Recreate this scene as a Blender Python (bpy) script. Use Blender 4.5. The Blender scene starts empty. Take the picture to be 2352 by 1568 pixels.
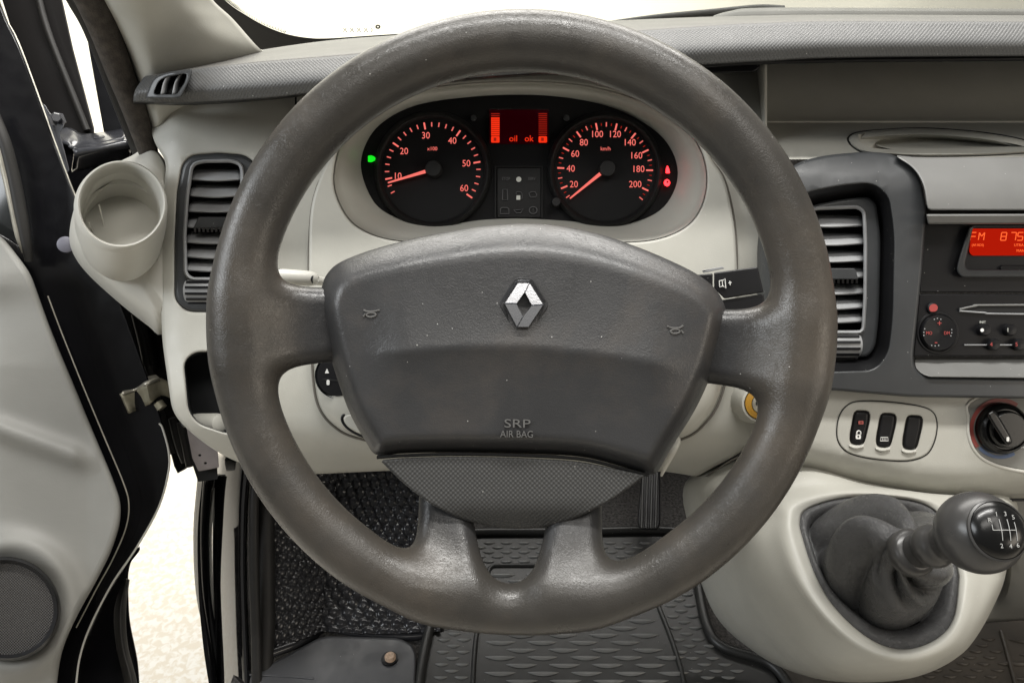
import bpy, bmesh, math, random
import numpy as np
from mathutils import Vector, Matrix
from mathutils.geometry import delaunay_2d_cdt

scene = bpy.context.scene
rad = math.radians
# ------------------------------------------------------------------ camera
PITCH = rad(30)
CAM = Vector((0, 0, 1.30))
RT = Vector((1, 0, 0))
UP = Vector((0, math.sin(PITCH), math.cos(PITCH)))
FW = Vector((0, math.cos(PITCH), -math.sin(PITCH)))
CX, CY, F = 1176.0, 784.0, 1777.0          # survey picture 2352 x 1568, focal length in its pixels
cd = bpy.data.cameras.new('camera')
cam = bpy.data.objects.new('camera', cd)
scene.collection.objects.link(cam)
cam.location = CAM
cam.rotation_euler = (rad(90) - PITCH, 0, 0)
cd.sensor_width = 36
cd.lens = 36 * F / 2352
cd.clip_start = 0.02
cd.clip_end = 200
scene.camera = cam
# ------------------------------------------------------------------ world, lamps, exposure
wd = bpy.data.worlds.new('World')
scene.world = wd
wd.use_nodes = True
bg = wd.node_tree.nodes['Background']
bg.inputs[0].default_value = (1.0, 0.975, 0.93, 1)
bg.inputs[1].default_value = 0.175


def area(name, loc, target, sx, sy, power, col=(1, 1, 1)):
    d = bpy.data.lights.new(name, 'AREA')
    d.shape = 'RECTANGLE'
    d.size, d.size_y = sx, sy
    d.energy = power
    d.color = col
    o = bpy.data.objects.new(name, d)
    scene.collection.objects.link(o)
    o.location = loc
    o.rotation_euler = (Vector(target) - Vector(loc)).to_track_quat('-Z', 'Y').to_euler()
    return o


area('hall_lamp_front', (0.2, 2.2, 2.7), (0.1, 0.6, 0.9), 2.6, 0.7, 70, (1.0, 0.97, 0.92))
area('hall_lamp_side', (-2.2, -0.1, 2.2), (0.0, 0.7, 0.8), 1.4, 0.8, 36, (0.93, 0.97, 1.0))
area('hall_lamp_wall', (-1.8, 3.6, 3.6), (-1.8, 6.0, 1.2), 5.0, 0.8, 400, (1.0, 0.97, 0.90))
area('hall_lamp_overhead', (0.12, 0.62, 2.9), (0.12, 0.6, 0.9), 1.6, 0.18, 56, (1.0, 0.98, 0.94))
area('hall_lamp_behind', (0.4, -0.45, 2.85), (0.1, 0.7, 0.9), 1.8, 0.5, 18, (1.0, 0.96, 0.90))
area('fill_lamp_passenger_side', (2.3, -0.9, 1.55), (0.6, 0.85, 1.1), 1.4, 0.7, 15, (1.0, 0.90, 0.76))  # unseen fill added on the passenger window side to lift the storage bay
scene.view_settings.view_transform = 'Standard'
scene.view_settings.look = 'None'
scene.view_settings.exposure = 0.0
scene.view_settings.gamma = 1.0
scene.cycles.max_bounces = 8
scene.cycles.caustics_reflective = False
scene.cycles.caustics_refractive = False

# ------------------------------------------------------------------ survey helpers


def P(x, y, w):
    """point seen at survey pixel x, y that lies w metres ahead"""
    return CAM + w * ((x - CX) / F * RT - (y - CY) / F * UP + FW)


_CAM, _R, _U, _F = (np.array(v) for v in (CAM, RT, UP, FW))


def PA(a):
    a = np.asarray(a, float)
    x, y, w = a[:, 0:1], a[:, 1:2], a[:, 2:3]
    return _CAM + w * ((x - CX) / F * _R - (y - CY) / F * _U + _F)


def rig(v):
    """metres right / up / towards the viewer from the camera -> world"""
    v = np.asarray(v, float)
    return _CAM + v[:, 0:1] * _R + v[:, 1:2] * _U - v[:, 2:3] * _F * -1 * -1


RIGM = Matrix((RT, UP, -FW)).transposed().to_4x4()


def smooth(pts, n=8, closed=True):
    """Catmull-Rom through the points (any dimension)"""
    p = np.asarray(pts, float)
    N = len(p)
    out = []
    segs = N if closed else N - 1
    for i in range(segs):
        if closed:
            a, b, c, d = p[(i - 1) % N], p[i], p[(i + 1) % N], p[(i + 2) % N]
        else:
            b, c = p[i], p[i + 1]
            a = p[i - 1] if i > 0 else 2 * b - c
            d = p[i + 2] if i + 2 < N else 2 * c - b
        for k in range(n):
            t = k / n
            out.append(0.5 * (2 * b + (c - a) * t + (2 * a - 5 * b + 4 * c - d) * t * t + (3 * b - a - 3 * c + d) * t ** 3))
    if not closed:
        out.append(p[-1])
    return np.array(out)


def poly(pts, r=6, n=5):
    """polygon with rounded corners; r may be a list"""
    p = np.asarray(pts, float)
    N = len(p)
    out = []
    for i in range(N):
        a, b, c = p[i - 1], p[i], p[(i + 1) % N]
        rr = r[i] if isinstance(r, (list, tuple)) else r
        la, lc = np.linalg.norm(a - b), np.linalg.norm(c - b)
        q = min(rr, la * .48, lc * .48)
        if q < .3:
            out.append(b)
            continue
        s, e = b + (a - b) / la * q, b + (c - b) / lc * q
        for k in range(n + 1):
            t = k / n
            out.append((1 - t) ** 2 * s + 2 * t * (1 - t) * b + t * t * e)
    return np.array(out)


def rrect(x0, y0, x1, y1, r=6, n=5):
    return poly([(x0, y0), (x1, y0), (x1, y1), (x0, y1)], r, n)


def ell(cx, cy, rx, ry, n=40, rot=0):
    t = np.linspace(0, 2 * math.pi, n, endpoint=False)
    x, y = rx * np.cos(t), ry * np.sin(t)
    c, s = math.cos(rot), math.sin(rot)
    return np.stack([cx + x * c - y * s, cy + x * s + y * c], 1)


def resample(loop, step):
    q = np.vstack([loop, loop[:1]])
    d = np.r_[0, np.cumsum(np.linalg.norm(np.diff(q, axis=0), axis=1))]
    n = max(8, int(d[-1] / step))
    s = np.linspace(0, d[-1], n, endpoint=False)
    return np.stack([np.interp(s, d, q[:, k]) for k in range(q.shape[1])], 1)


def ccw(loop):
    x, y = loop[:, 0], loop[:, 1]
    a = np.sum(x * np.roll(y, -1) - np.roll(x, -1) * y)
    return loop if a > 0 else loop[::-1]


def offset(loop, d):
    """move a ccw loop outwards by d pixels"""
    t = np.roll(loop, -1, 0) - np.roll(loop, 1, 0)
    t /= np.maximum(np.linalg.norm(t, axis=1, keepdims=True), 1e-9)
    return loop + d * np.stack([t[:, 1], -t[:, 0]], 1)


def inside(pts, loop):
    x, y = pts[:, 0][:, None], pts[:, 1][:, None]
    ax, ay = loop[:, 0][None], loop[:, 1][None]
    bx, by = np.roll(ax, -1, 1), np.roll(ay, -1, 1)
    cond = (ay > y) != (by > y)
    with np.errstate(divide='ignore', invalid='ignore'):
        xi = (bx - ax) * (y - ay) / (by - ay) + ax
    return (np.sum(cond & (x < xi), 1) % 2) == 1


def dist_to(pts, loop, chunk=4000):
    out = np.empty(len(pts))
    a = loop
    b = np.roll(loop, -1, 0)
    ab = b - a
    L = np.maximum((ab ** 2).sum(1), 1e-9)
    for i in range(0, len(pts), chunk):
        p = pts[i:i + chunk, None]
        t = np.clip(((p - a) * ab).sum(2) / L, 0, 1)
        out[i:i + chunk] = np.sqrt((((a + t[..., None] * ab) - p) ** 2).sum(2)).min(1)
    return out


# ------------------------------------------------------------------ object helpers
COL = scene.collection


def thing(name, label, cat, at, kind='thing', group=None):
    o = bpy.data.objects.new(name, None)
    o.empty_display_size = 0.02
    COL.objects.link(o)
    o.location = at
    o['label'] = label
    o['category'] = cat
    o['kind'] = kind
    if group:
        o['group'] = group
    return o


def root_loc(o):
    while o is not None and o.parent is not None:
        o = o.parent
    return np.array(o.location) if o is not None else np.zeros(3)


def mk(name, verts, faces, mat, parent=None, smooth_=True, sharp=40, to_cam=True, uv=None, weighted=False, merge=False):
    v = np.asarray(verts, float)
    me = bpy.data.meshes.new(name)
    off = root_loc(parent)
    me.from_pydata([tuple(q) for q in (v - off)], [], [tuple(int(i) for i in f) for f in faces])
    if merge:
        bm = bmesh.new()
        bm.from_mesh(me)
        bmesh.ops.remove_doubles(bm, verts=bm.verts, dist=2e-6)
        bm.to_mesh(me)
        bm.free()
    me.update()
    if to_cam:
        s = 0.0
        cl = _CAM - off
        for p in me.polygons:
            s += p.normal.dot(Vector(cl) - p.center) * p.area
        if s < 0:
            me.flip_normals()
    n = len(me.vertices)
    co = np.empty(n * 3)
    me.vertices.foreach_get('co', co)
    co = co.reshape(-1, 3) + off
    if uv is None:
        r = co - _CAM
        uvv = np.stack([r @ _R, r @ _U], 1)
    else:
        uvv = np.asarray(uv)
    lay = me.uv_layers.new(name='UVMap')
    li = np.empty(len(me.loops), int)
    me.loops.foreach_get('vertex_index', li)
    lay.data.foreach_set('uv', uvv[li].ravel())
    if smooth_:
        me.polygons.foreach_set('use_smooth', [True] * len(me.polygons))
        me.set_sharp_from_angle(angle=rad(sharp))
    if mat is not None:
        me.materials.append(mat)
    o = bpy.data.objects.new(name, me)
    COL.objects.link(o)
    o.parent = parent
    if weighted:
        m = o.modifiers.new('normals', 'WEIGHTED_NORMAL')
        m.keep_sharp = True
    return o


def tag(o, label, cat=None, kind='thing', group=None):
    o['label'] = label
    if cat:
        o['category'] = cat
        o['kind'] = kind
    if group:
        o['group'] = group
    return o


def wfun(w):
    return w if callable(w) else (lambda x, y: np.full(np.shape(x), float(w)))


def panel(name, outline, w, mat, parent=None, holes=(), bevel=3, depth=0.01, step=60, segs=3, res=None, **kw):
    """a plate with openings: front face follows w(x, y), rounded edges, walls of the given depth"""
    f = wfun(w)
    loops = [ccw(np.asarray(outline, float))] + [ccw(np.asarray(h, float)) for h in holes]
    if res:
        loops = [resample(l, res) for l in loops]
    V, Fc = [], []
    fronts = []
    for k, lp in enumerate(loops):
        sg = -1 if k == 0 else 1
        rows = []
        for j in range(segs + 1):
            a = math.pi / 2 * j / segs
            l2 = offset(lp, sg * bevel * (1 - math.sin(a)))
            ww = f(l2[:, 0], l2[:, 1])
            rows.append(np.column_stack([l2, ww + bevel * ww / F * (1 - math.cos(a))]))
        fronts.append(rows[0][:, :2])
        last = rows[-1].copy()
        last[:, 2] += depth
        rows.append(last)
        base = sum(len(x) for x in V)
        n = len(lp)
        for r in rows:
            V.append(r)
        for j in range(len(rows) - 1):
            for i in range(n):
                a, b = base + j * n + i, base + j * n + (i + 1) % n
                Fc.append((a, b, b + n, a + n))
    pts = [tuple(q) for l in fronts for q in l]
    edges = []
    o = 0
    for l in fronts:
        n = len(l)
        edges += [(o + i, o + (i + 1) % n) for i in range(n)]
        o += n
    lo, hi = fronts[0].min(0), fronts[0].max(0)
    if step:
        gx = np.arange(lo[0] + step * .5, hi[0], step)
        gy = np.arange(lo[1] + step * .5, hi[1], step)
        if len(gx) and len(gy):
            g = np.stack(np.meshgrid(gx, gy), -1).reshape(-1, 2)
            ok = inside(g, fronts[0])
            for h in fronts[1:]:
                ok &= ~inside(g, h)
            g = g[ok]
            if len(g):
                dmin = np.min([dist_to(g, l) for l in fronts], axis=0)
                g = g[dmin > step * .4]
            pts += [tuple(q) for q in g]
    vo, _, fo, *_r = delaunay_2d_cdt([Vector(q) for q in pts], edges, [], 0, 1e-4)
    vo = np.array([tuple(q) for q in vo])
    fo = np.array([tuple(t) for t in fo if len(t) == 3])
    cen = vo[fo].mean(1)
    ok = inside(cen, fronts[0])
    for h in fronts[1:]:
        ok &= ~inside(cen, h)
    fo = fo[ok]
    base = sum(len(x) for x in V)
    V.append(np.column_stack([vo, f(vo[:, 0], vo[:, 1])]))
    Fc += [tuple(t + base) for t in fo]
    v3 = PA(np.vstack(V))
    ob = mk(name, v3, Fc, mat, parent, weighted=True, merge=True, to_cam=False, **kw)
    me = ob.data
    bm = bmesh.new()
    bm.from_mesh(me)
    bmesh.ops.recalc_face_normals(bm, faces=bm.faces)
    s = sum(fc.normal.dot(Vector(_CAM - root_loc(parent)) - fc.calc_center_median()) * fc.calc_area() for fc in bm.faces)
    if s < 0:
        bmesh.ops.reverse_faces(bm, faces=bm.faces)
    bm.to_mesh(me)
    bm.free()
    return ob


def align(loop, n):
    """n points by arc length, starting straight right of the centre, ccw"""
    lp = np.asarray(loop, float)
    x, y = lp[:, 0], lp[:, 1]
    if np.sum(x * np.roll(y, -1) - np.roll(x, -1) * y) < 0:
        lp = lp[::-1]
    c = lp[:, :2].mean(0)
    ang = np.arctan2(lp[:, 1] - c[1], lp[:, 0] - c[0])
    lp = np.roll(lp, -int(np.argmin(np.abs(ang))), 0)
    q = np.vstack([lp, lp[:1]])
    d = np.r_[0, np.cumsum(np.linalg.norm(np.diff(q[:, :2], axis=0), axis=1))]
    s = np.linspace(0, d[-1], n, endpoint=False)
    return np.stack([np.interp(s, d, q[:, k]) for k in range(q.shape[1])], 1)


def rings(name, rows, mat, parent=None, n=96, cap=False, capstart=False, raw=False, disp=None, world=False, **kw):
    """bridge closed loops of (x, y, w) pixels; raw loops already match point by point"""
    R_ = [np.asarray(r, float) if raw else align(r, n) for r in rows]
    n = len(R_[0])
    V = np.vstack(R_)
    Fc = []
    for j in range(len(R_) - 1):
        for i in range(n):
            a, b = j * n + i, j * n + (i + 1) % n
            Fc.append((a, b, b + n, a + n))
    if cap:
        Fc.append(tuple(range((len(R_) - 1) * n, len(R_) * n)))
    if capstart:
        Fc.append(tuple(range(n)))
    if disp is not None:
        V = disp(V, len(R_), n)
    return mk(name, V if world else PA(V), Fc, mat, parent, **kw)


def lw(loop, w):
    f = wfun(w)
    loop = np.asarray(loop, float)
    return np.column_stack([loop[:, :2], f(loop[:, 0], loop[:, 1])])


def sheet(name, rows, mat, parent=None, nu=6, nv=6, thick=0.004, disp=None, lin=False, **kw):
    """smooth surface through rows of (x, y, w) points"""
    A = np.asarray(rows, float)
    up = np.array([smooth(r, nu, False) for r in A]) if nu > 1 else A
    g = np.array([smooth(up[:, i], nv, False) for i in range(up.shape[1])]).transpose(1, 0, 2) if nv > 1 else up
    m, n = g.shape[:2]
    V = PA(g.reshape(-1, 3)).reshape(m, n, 3)
    if disp is not None:
        du = np.gradient(V, axis=1)
        dv = np.gradient(V, axis=0)
        nn = np.cross(du, dv)
        nn /= np.maximum(np.linalg.norm(nn, axis=2, keepdims=True), 1e-12)
        if np.sum(nn * (_CAM - V)) < 0:
            nn = -nn
        V = V + nn * disp(V)[..., None]
    idx = np.arange(m * n).reshape(m, n)
    Fc = np.stack([idx[:-1, :-1], idx[:-1, 1:], idx[1:, 1:], idx[1:, :-1]], -1).reshape(-1, 4)
    o = mk(name, V.reshape(-1, 3), Fc, mat, parent, **kw)
    if thick:
        md = o.modifiers.new('thickness', 'SOLIDIFY')
        md.thickness = thick
        md.offset = -1
    return o


def tube(name, pts, r, mat, parent=None, n=8, k=10, closed=False, world=False, flat=1.0, **kw):
    """round bead along (x, y, w[, radius]) points"""
    p = np.asarray(pts, float)
    s = smooth(p, n, closed)
    c = s[:, :3] if world else PA(s[:, :3])
    rr = s[:, 3] if p.shape[1] > 3 else np.full(len(s), r)
    t = np.gradient(c, axis=0) if not closed else np.roll(c, -1, 0) - np.roll(c, 1, 0)
    t /= np.maximum(np.linalg.norm(t, axis=1, keepdims=True), 1e-12)
    up = np.cross(t, _F)
    up /= np.maximum(np.linalg.norm(up, axis=1, keepdims=True), 1e-9)
    dn = np.cross(t, up)
    V = []
    for i in range(k):
        a = 2 * math.pi * i / k
        V.append(c + rr[:, None] * (math.cos(a) * up + flat * math.sin(a) * dn))
    V = np.array(V).transpose(1, 0, 2)
    m = len(c)
    idx = np.arange(m * k).reshape(m, k)
    Fc = []
    for j in range(m if closed else m - 1):
        for i in range(k):
            Fc.append((idx[j, i], idx[j, (i + 1) % k], idx[(j + 1) % m, (i + 1) % k], idx[(j + 1) % m, i]))
    if not closed:
        Fc += [tuple(idx[0][::-1]), tuple(idx[-1])]
    return mk(name, V.reshape(-1, 3), Fc, mat, parent, sharp=60, **kw)


def lathe(name, prof, origin, axis, mat, parent=None, n=40, side=None, cap=True, squash=1.0, **kw):
    """profile of (radius, height) turned about an axis given in world space"""
    ax = Vector(axis).normalized()
    sd = Vector(side) if side is not None else ax.orthogonal()
    sd = (sd - ax * sd.dot(ax)).normalized()
    s2 = ax.cross(sd)
    V, Fc = [], []
    for r, h in prof:
        for i in range(n):
            a = 2 * math.pi * i / n
            V.append(Vector(origin) + ax * h + sd * (r * math.cos(a)) + s2 * (r * squash * math.sin(a)))
    for j in range(len(prof) - 1):
        for i in range(n):
            a, b = j * n + i, j * n + (i + 1) % n
            Fc.append((a, b, b + n, a + n))
    if cap:
        Fc.append(tuple(range(n))[::-1])
        Fc.append(tuple(range((len(prof) - 1) * n, len(prof) * n)))
    return mk(name, [tuple(v) for v in V], Fc, mat, parent, to_cam=False, **kw)


def text(name, body, x, y, w, cap_px, mat, parent=None, rot=0, extrude=0.0002, sx=1.0, basis=None, shear=0):
    """flat lettering centred on a survey pixel"""
    cu = bpy.data.curves.new(name, 'FONT')
    cu.body = body
    cu.size = cap_px * w / F / 0.70
    cu.align_x = 'CENTER'
    cu.align_y = 'CENTER'
    cu.extrude = extrude
    cu.resolution_u = 3
    cu.shear = shear
    t = bpy.data.objects.new(name, cu)
    COL.objects.link(t)
    bpy.context.view_layer.update()
    me = bpy.data.meshes.new_from_object(t.evaluated_get(bpy.context.evaluated_depsgraph_get()))
    bpy.data.objects.remove(t)
    bpy.data.curves.remove(cu)
    B = basis if basis is not None else RIGM
    mt = Matrix.Translation(P(x, y, w)) @ B @ Matrix.Rotation(rot, 4, 'Z') @ Matrix.Diagonal((sx, 1, 1, 1))
    me.transform(Matrix.Translation(-Vector(root_loc(parent))) @ mt)
    me.name = name
    me.materials.clear()
    me.materials.append(mat)
    o = bpy.data.objects.new(name, me)
    COL.objects.link(o)
    o.parent = parent
    return o


def surface_nets(f, lo, hi, h):
    """mesh of f(x, y, z) = 0 on a grid"""
    ax = [np.arange(lo[k], hi[k] + h, h) for k in range(3)]
    X, Y, Z = np.meshgrid(*ax, indexing='ij')
    v = f(X, Y, Z)
    s = v < 0
    nx, ny, nz = [d - 1 for d in v.shape]
    cnt = np.zeros((nx, ny, nz))
    acc = np.zeros((nx, ny, nz, 3))
    cor = [(i, j, k) for i in (0, 1) for j in (0, 1) for k in (0, 1)]
    for a in cor:
        for d in range(3):
            if a[d] == 1:
                continue
            b = list(a)
            b[d] = 1
            sa = (slice(a[0], a[0] + nx), slice(a[1], a[1] + ny), slice(a[2], a[2] + nz))
            sb = (slice(b[0], b[0] + nx), slice(b[1], b[1] + ny), slice(b[2], b[2] + nz))
            cr = s[sa] != s[sb]
            va, vb = v[sa][cr], v[sb][cr]
            t = va / (va - vb)
            cnt[cr] += 1
            q = np.tile(np.array(a, float), (len(t), 1))
            q[:, d] += t
            acc[cr] += q
    act = cnt > 0
    idx = np.full(cnt.shape, -1)
    idx[act] = np.arange(act.sum())
    ii = np.argwhere(act)
    V = (ii + acc[act] / cnt[act][:, None]) * h + np.array(lo)
    Fc = []
    for d in range(3):
        a1, a2 = (d + 1) % 3, (d + 2) % 3
        sl = [slice(1, -1)] * 3
        sl[d] = slice(0, -1)
        s0 = s[tuple(sl)]
        sl2 = list(sl)
        sl2[d] = slice(1, None)
        s1 = s[tuple(sl2)]
        e = np.argwhere(s0 != s1)
        pos = s0[s0 != s1]
        e = e + 1
        e[:, d] -= 1
        q = []
        for o1, o2 in ((0, 0), (-1, 0), (-1, -1), (0, -1)):
            c = e.copy()
            c[:, a1] += o1
            c[:, a2] += o2
            q.append(idx[c[:, 0], c[:, 1], c[:, 2]])
        q = np.stack(q, 1)
        q[~pos] = q[~pos][:, ::-1]
        Fc.append(q)
    return V, np.vstack(Fc)


# ------------------------------------------------------------------ materials


def material(name, col, rough=0.5, metal=0.0, spec=0.5, var=0.0, vscale=30, coat=0.0, bumps=(), dust=0.0, wear=None, rvar=0.0,
             emit=None, estr=0.0, attr=None, trans=0.0, ior=1.45):
    m = bpy.data.materials.new(name)
    m.use_nodes = True
    nt = m.node_tree
    N, L = nt.nodes, nt.links
    b = N['Principled BSDF']
    b.inputs['Base Color'].default_value = (*col, 1)
    b.inputs['Roughness'].default_value = rough
    b.inputs['Metallic'].default_value = metal
    b.inputs['Specular IOR Level'].default_value = spec
    b.inputs['Coat Weight'].default_value = coat
    b.inputs['Coat Roughness'].default_value = 0.05
    b.inputs['IOR'].default_value = ior
    if trans:
        b.inputs['Transmission Weight'].default_value = trans
    if emit:
        b.inputs['Emission Color'].default_value = (*emit, 1)
        b.inputs['Emission Strength'].default_value = estr
    tc = N.new('ShaderNodeTexCoord')

    def noise(scale, detail=3, rough_=0.55, co='Object'):
        n = N.new('ShaderNodeTexNoise')
        n.inputs['Scale'].default_value = scale
        n.inputs['Detail'].default_value = detail
        n.inputs['Roughness'].default_value = rough_
        L.new(tc.outputs[co], n.inputs['Vector'])
        return n.outputs['Fac']

    def mth(op, a, c, d=None):
        n = N.new('ShaderNodeMath')
        n.operation = op
        for i, q in enumerate((a, c, d)):
            if q is None:
                continue
            if isinstance(q, (int, float)):
                n.inputs[i].default_value = q
            else:
                L.new(q, n.inputs[i])
        return n.outputs[0]

    def mixc(fac, a, c):
        n = N.new('ShaderNodeMix')
        n.data_type = 'RGBA'
        if isinstance(fac, (int, float)):
            n.inputs[0].default_value = fac
        else:
            L.new(fac, n.inputs[0])
        for i, q in ((6, a), (7, c)):
            if isinstance(q, tuple):
                n.inputs[i].default_value = (*q, 1)
            else:
                L.new(q, n.inputs[i])
        return n.outputs[2]

    def ramp(val, a, c):
        n = N.new('ShaderNodeMapRange')
        n.inputs[1].default_value = a
        n.inputs[2].default_value = c
        L.new(val, n.inputs[0])
        return n.outputs[0]

    c = tuple(col)
    if var:
        c = mixc(ramp(noise(vscale, 4), .35, .65), tuple(q * (1 - var) for q in col), tuple(min(1, q * (1 + var)) for q in col))
    if wear:
        wc, lo, hi, sc, amt = wear
        c = mixc(mth('MULTIPLY', ramp(noise(sc, 5, .65), lo, hi), amt), c, tuple(wc))
    if attr:
        an = N.new('ShaderNodeAttribute')
        an.attribute_name = 'wear'
        c = mixc(an.outputs['Fac'], attr, c)
    if dust:
        vo = N.new('ShaderNodeTexVoronoi')
        vo.inputs['Scale'].default_value = 330
        L.new(tc.outputs['Object'], vo.inputs['Vector'])
        dot = mth('LESS_THAN', vo.outputs['Distance'], 0.11)
        sp = N.new('ShaderNodeSeparateColor')
        L.new(vo.outputs['Color'], sp.inputs[0])
        pick = mth('LESS_THAN', sp.outputs[0], dust)
        c = mixc(mth('MULTIPLY', mth('MULTIPLY', dot, pick), .55), c, (.75, .74, .70))
    if not isinstance(c, tuple):
        L.new(c, b.inputs['Base Color'])
    if rvar:
        r = mth('ADD', mth('MULTIPLY', ramp(noise(45, 5), .3, .7), 2 * rvar), rough - rvar)
        L.new(r, b.inputs['Roughness'])
    prev = None
    for kind, scale, dist in bumps:
        if kind == 'noise':
            h = noise(scale, 3)
        elif kind == 'leather':
            vo = N.new('ShaderNodeTexVoronoi')
            vo.feature = 'DISTANCE_TO_EDGE'
            vo.inputs['Scale'].default_value = scale
            nz = N.new('ShaderNodeTexNoise')
            nz.inputs['Scale'].default_value = scale * .35
            L.new(tc.outputs['Object'], nz.inputs['Vector'])
            vm = N.new('ShaderNodeVectorMath')
            vm.operation = 'MULTIPLY_ADD'
            vm.inputs[1].default_value = (.012,) * 3
            L.new(nz.outputs['Color'], vm.inputs[0])
            L.new(tc.outputs['Object'], vm.inputs[2])
            L.new(vm.outputs[0], vo.inputs['Vector'])
            h = mth('MINIMUM', mth('MULTIPLY', vo.outputs['Distance'], 5.0), 1.0)
        elif kind == 'wrinkle':
            vm = N.new('ShaderNodeVectorMath')
            vm.operation = 'MULTIPLY'
            vm.inputs[1].default_value = (.35, 1.0, 1.0)
            L.new(tc.outputs['Object'], vm.inputs[0])
            n = N.new('ShaderNodeTexNoise')
            n.inputs['Scale'].default_value = scale
            n.inputs['Detail'].default_value = 4
            n.inputs['Distortion'].default_value = 1.4
            L.new(vm.outputs[0], n.inputs['Vector'])
            h = mth('ABSOLUTE', mth('SUBTRACT', n.outputs['Fac'], 0.5), 0)
        elif kind == 'knurl':
            sx = N.new('ShaderNodeSeparateXYZ')
            L.new(tc.outputs['UV'], sx.inputs[0])
            k = 2 * math.pi / scale
            a = mth('SINE', mth('MULTIPLY', mth('ADD', sx.outputs[0], sx.outputs[1]), k), 0)
            d = mth('SINE', mth('MULTIPLY', mth('SUBTRACT', sx.outputs[0], sx.outputs[1]), k), 0)
            h = mth('MULTIPLY', a, d)
        elif kind == 'grid':
            sx = N.new('ShaderNodeSeparateXYZ')
            L.new(tc.outputs['UV'], sx.inputs[0])
            k = 2 * math.pi / scale
            h = mth('MULTIPLY', mth('SINE', mth('MULTIPLY', sx.outputs[0], k), 0), mth('SINE', mth('MULTIPLY', sx.outputs[1], k), 0))
        bn = N.new('ShaderNodeBump')
        bn.inputs['Strength'].default_value = 1.0
        bn.inputs['Distance'].default_value = dist
        L.new(h, bn.inputs['Height'])
        if prev is not None:
            L.new(prev, bn.inputs['Normal'])
        prev = bn.outputs[0]
    if prev is not None:
        L.new(prev, b.inputs['Normal'])
    return m


def emitter(name, col, s):
    m = bpy.data.materials.new(name)
    m.use_nodes = True
    nt = m.node_tree
    nt.nodes.clear()
    e = nt.nodes.new('ShaderNodeEmission')
    e.inputs[0].default_value = (*col, 1)
    e.inputs[1].default_value = s
    o = nt.nodes.new('ShaderNodeOutputMaterial')
    nt.links.new(e.outputs[0], o.inputs[0])
    return m


def clear_glass(name, tint=(.97, .98, .96), gloss=.04):
    m = bpy.data.materials.new(name)
    m.use_nodes = True
    nt = m.node_tree
    nt.nodes.clear()
    t = nt.nodes.new('ShaderNodeBsdfTransparent')
    t.inputs[0].default_value = (*tint, 1)
    g = nt.nodes.new('ShaderNodeBsdfGlossy')
    g.inputs['Roughness'].default_value = .02
    mx = nt.nodes.new('ShaderNodeMixShader')
    mx.inputs[0].default_value = gloss
    o = nt.nodes.new('ShaderNodeOutputMaterial')
    nt.links.new(t.outputs[0], mx.inputs[1])
    nt.links.new(g.outputs[0], mx.inputs[2])
    nt.links.new(mx.outputs[0], o.inputs[0])
    return m


BEIGE = material('beige_plastic', (.43, .424, .382), .44, var=.05, vscale=14, dust=.03, rvar=.08, wear=((.36, .335, .275), .52, .78, 6, .40), bumps=(('noise', 900, .00012),))
BEIGE_SIDE = material('beige_plastic_smooth', (.51, .50, .455), .40, var=.04, vscale=12, dust=.015, rvar=.05, bumps=(('noise', 1100, .00006),))
DOORTRIM = material('grey_beige_trim', (.215, .213, .197), .50, var=.06, vscale=10, bumps=(('wrinkle', 60, .00022), ('noise', 900, .00010)))
PADTOP = material('grey_pad_top', (.105, .102, .095), .55, var=.10, vscale=20, dust=.05, bumps=(('noise', 1200, .00008),))
PADTEX = material('grey_pad_knurled', (.082, .083, .083), .48, var=.08, vscale=18, dust=.06, bumps=(('grid', .0032, .00016),))
DARK = material('dark_grey_plastic', (.036, .038, .040), .38, var=.10, vscale=20, dust=.05, rvar=.06, bumps=(('noise', 1200, .00006),))
GROOVE = material('painted_seam_shade', (.12, .11, .095), .7)  # dark colour paints the shade inside seams of the beige panels
PRINTDIM = material('worn_print', (.38, .38, .37), .5)
DARKER = material('charcoal_plastic', (.010, .010, .011), .38, spec=.35, var=.1, vscale=25, dust=.03, bumps=(('noise', 1200, .00005),))
SLAT = material('grey_vent_plastic', (.27, .275, .28), .45, var=.1, vscale=40, dust=.06)
SILVER = material('silver_grey_plastic', (.165, .165, .16), .40, var=.06, vscale=20, dust=.04, rvar=.05, bumps=(('noise', 1200, .00005),))
LETTER = material('highlit_moulded_letter', (.12, .118, .115), .30)  # same plastic as the cover, lightened so edge highlights sit in the colour
BLACK = material('black_plastic', (.006, .006, .007), .38, spec=.3, var=.15, vscale=30, dust=.03)
HOLE = material('dark_cavity', (.006, .006, .006), .7)
PILLARP = material('polished_black_paint', (.006, .006, .007), .06, spec=.6, coat=1.0, ior=1.6)
PAINT = material('black_car_paint', (.005, .005, .006), .20, spec=.4, coat=.0, var=.2, vscale=20, rvar=.05)
SEALR = material('black_rubber', (.016, .015, .014), .55, var=.15, vscale=40)
FLOCK = material('brown_flocked_seal', (.052, .044, .037), .85, var=.3, vscale=120, bumps=(('noise', 700, .0008),))
WHEEL = material('worn_brown_grey_foam', (.041, .038, .034), .32, var=.10, vscale=22, dust=.015, rvar=.08,
                 wear=((.082, .069, .055), .42, .72, 8, .8), attr=(.026, .026, .027), bumps=(('leather', 480, .00004), ('wrinkle', 240, .00005)))
PADM = material('grained_grey_cover', (.040, .040, .041), .35, var=.08, vscale=18, dust=.05, rvar=.07,
                wear=((.088, .074, .062), .5, .75, 12, .5), bumps=(('leather', 430, .00004), ('wrinkle', 220, .00007)))
TRIMK = material('knurled_grey_insert', (.052, .052, .051), .42, dust=.05, bumps=(('grid', .0030, .00016),))
CHROME = material('chrome', (.60, .61, .64), .27, metal=1.0, bumps=(('wrinkle', 300, .00006),))
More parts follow.
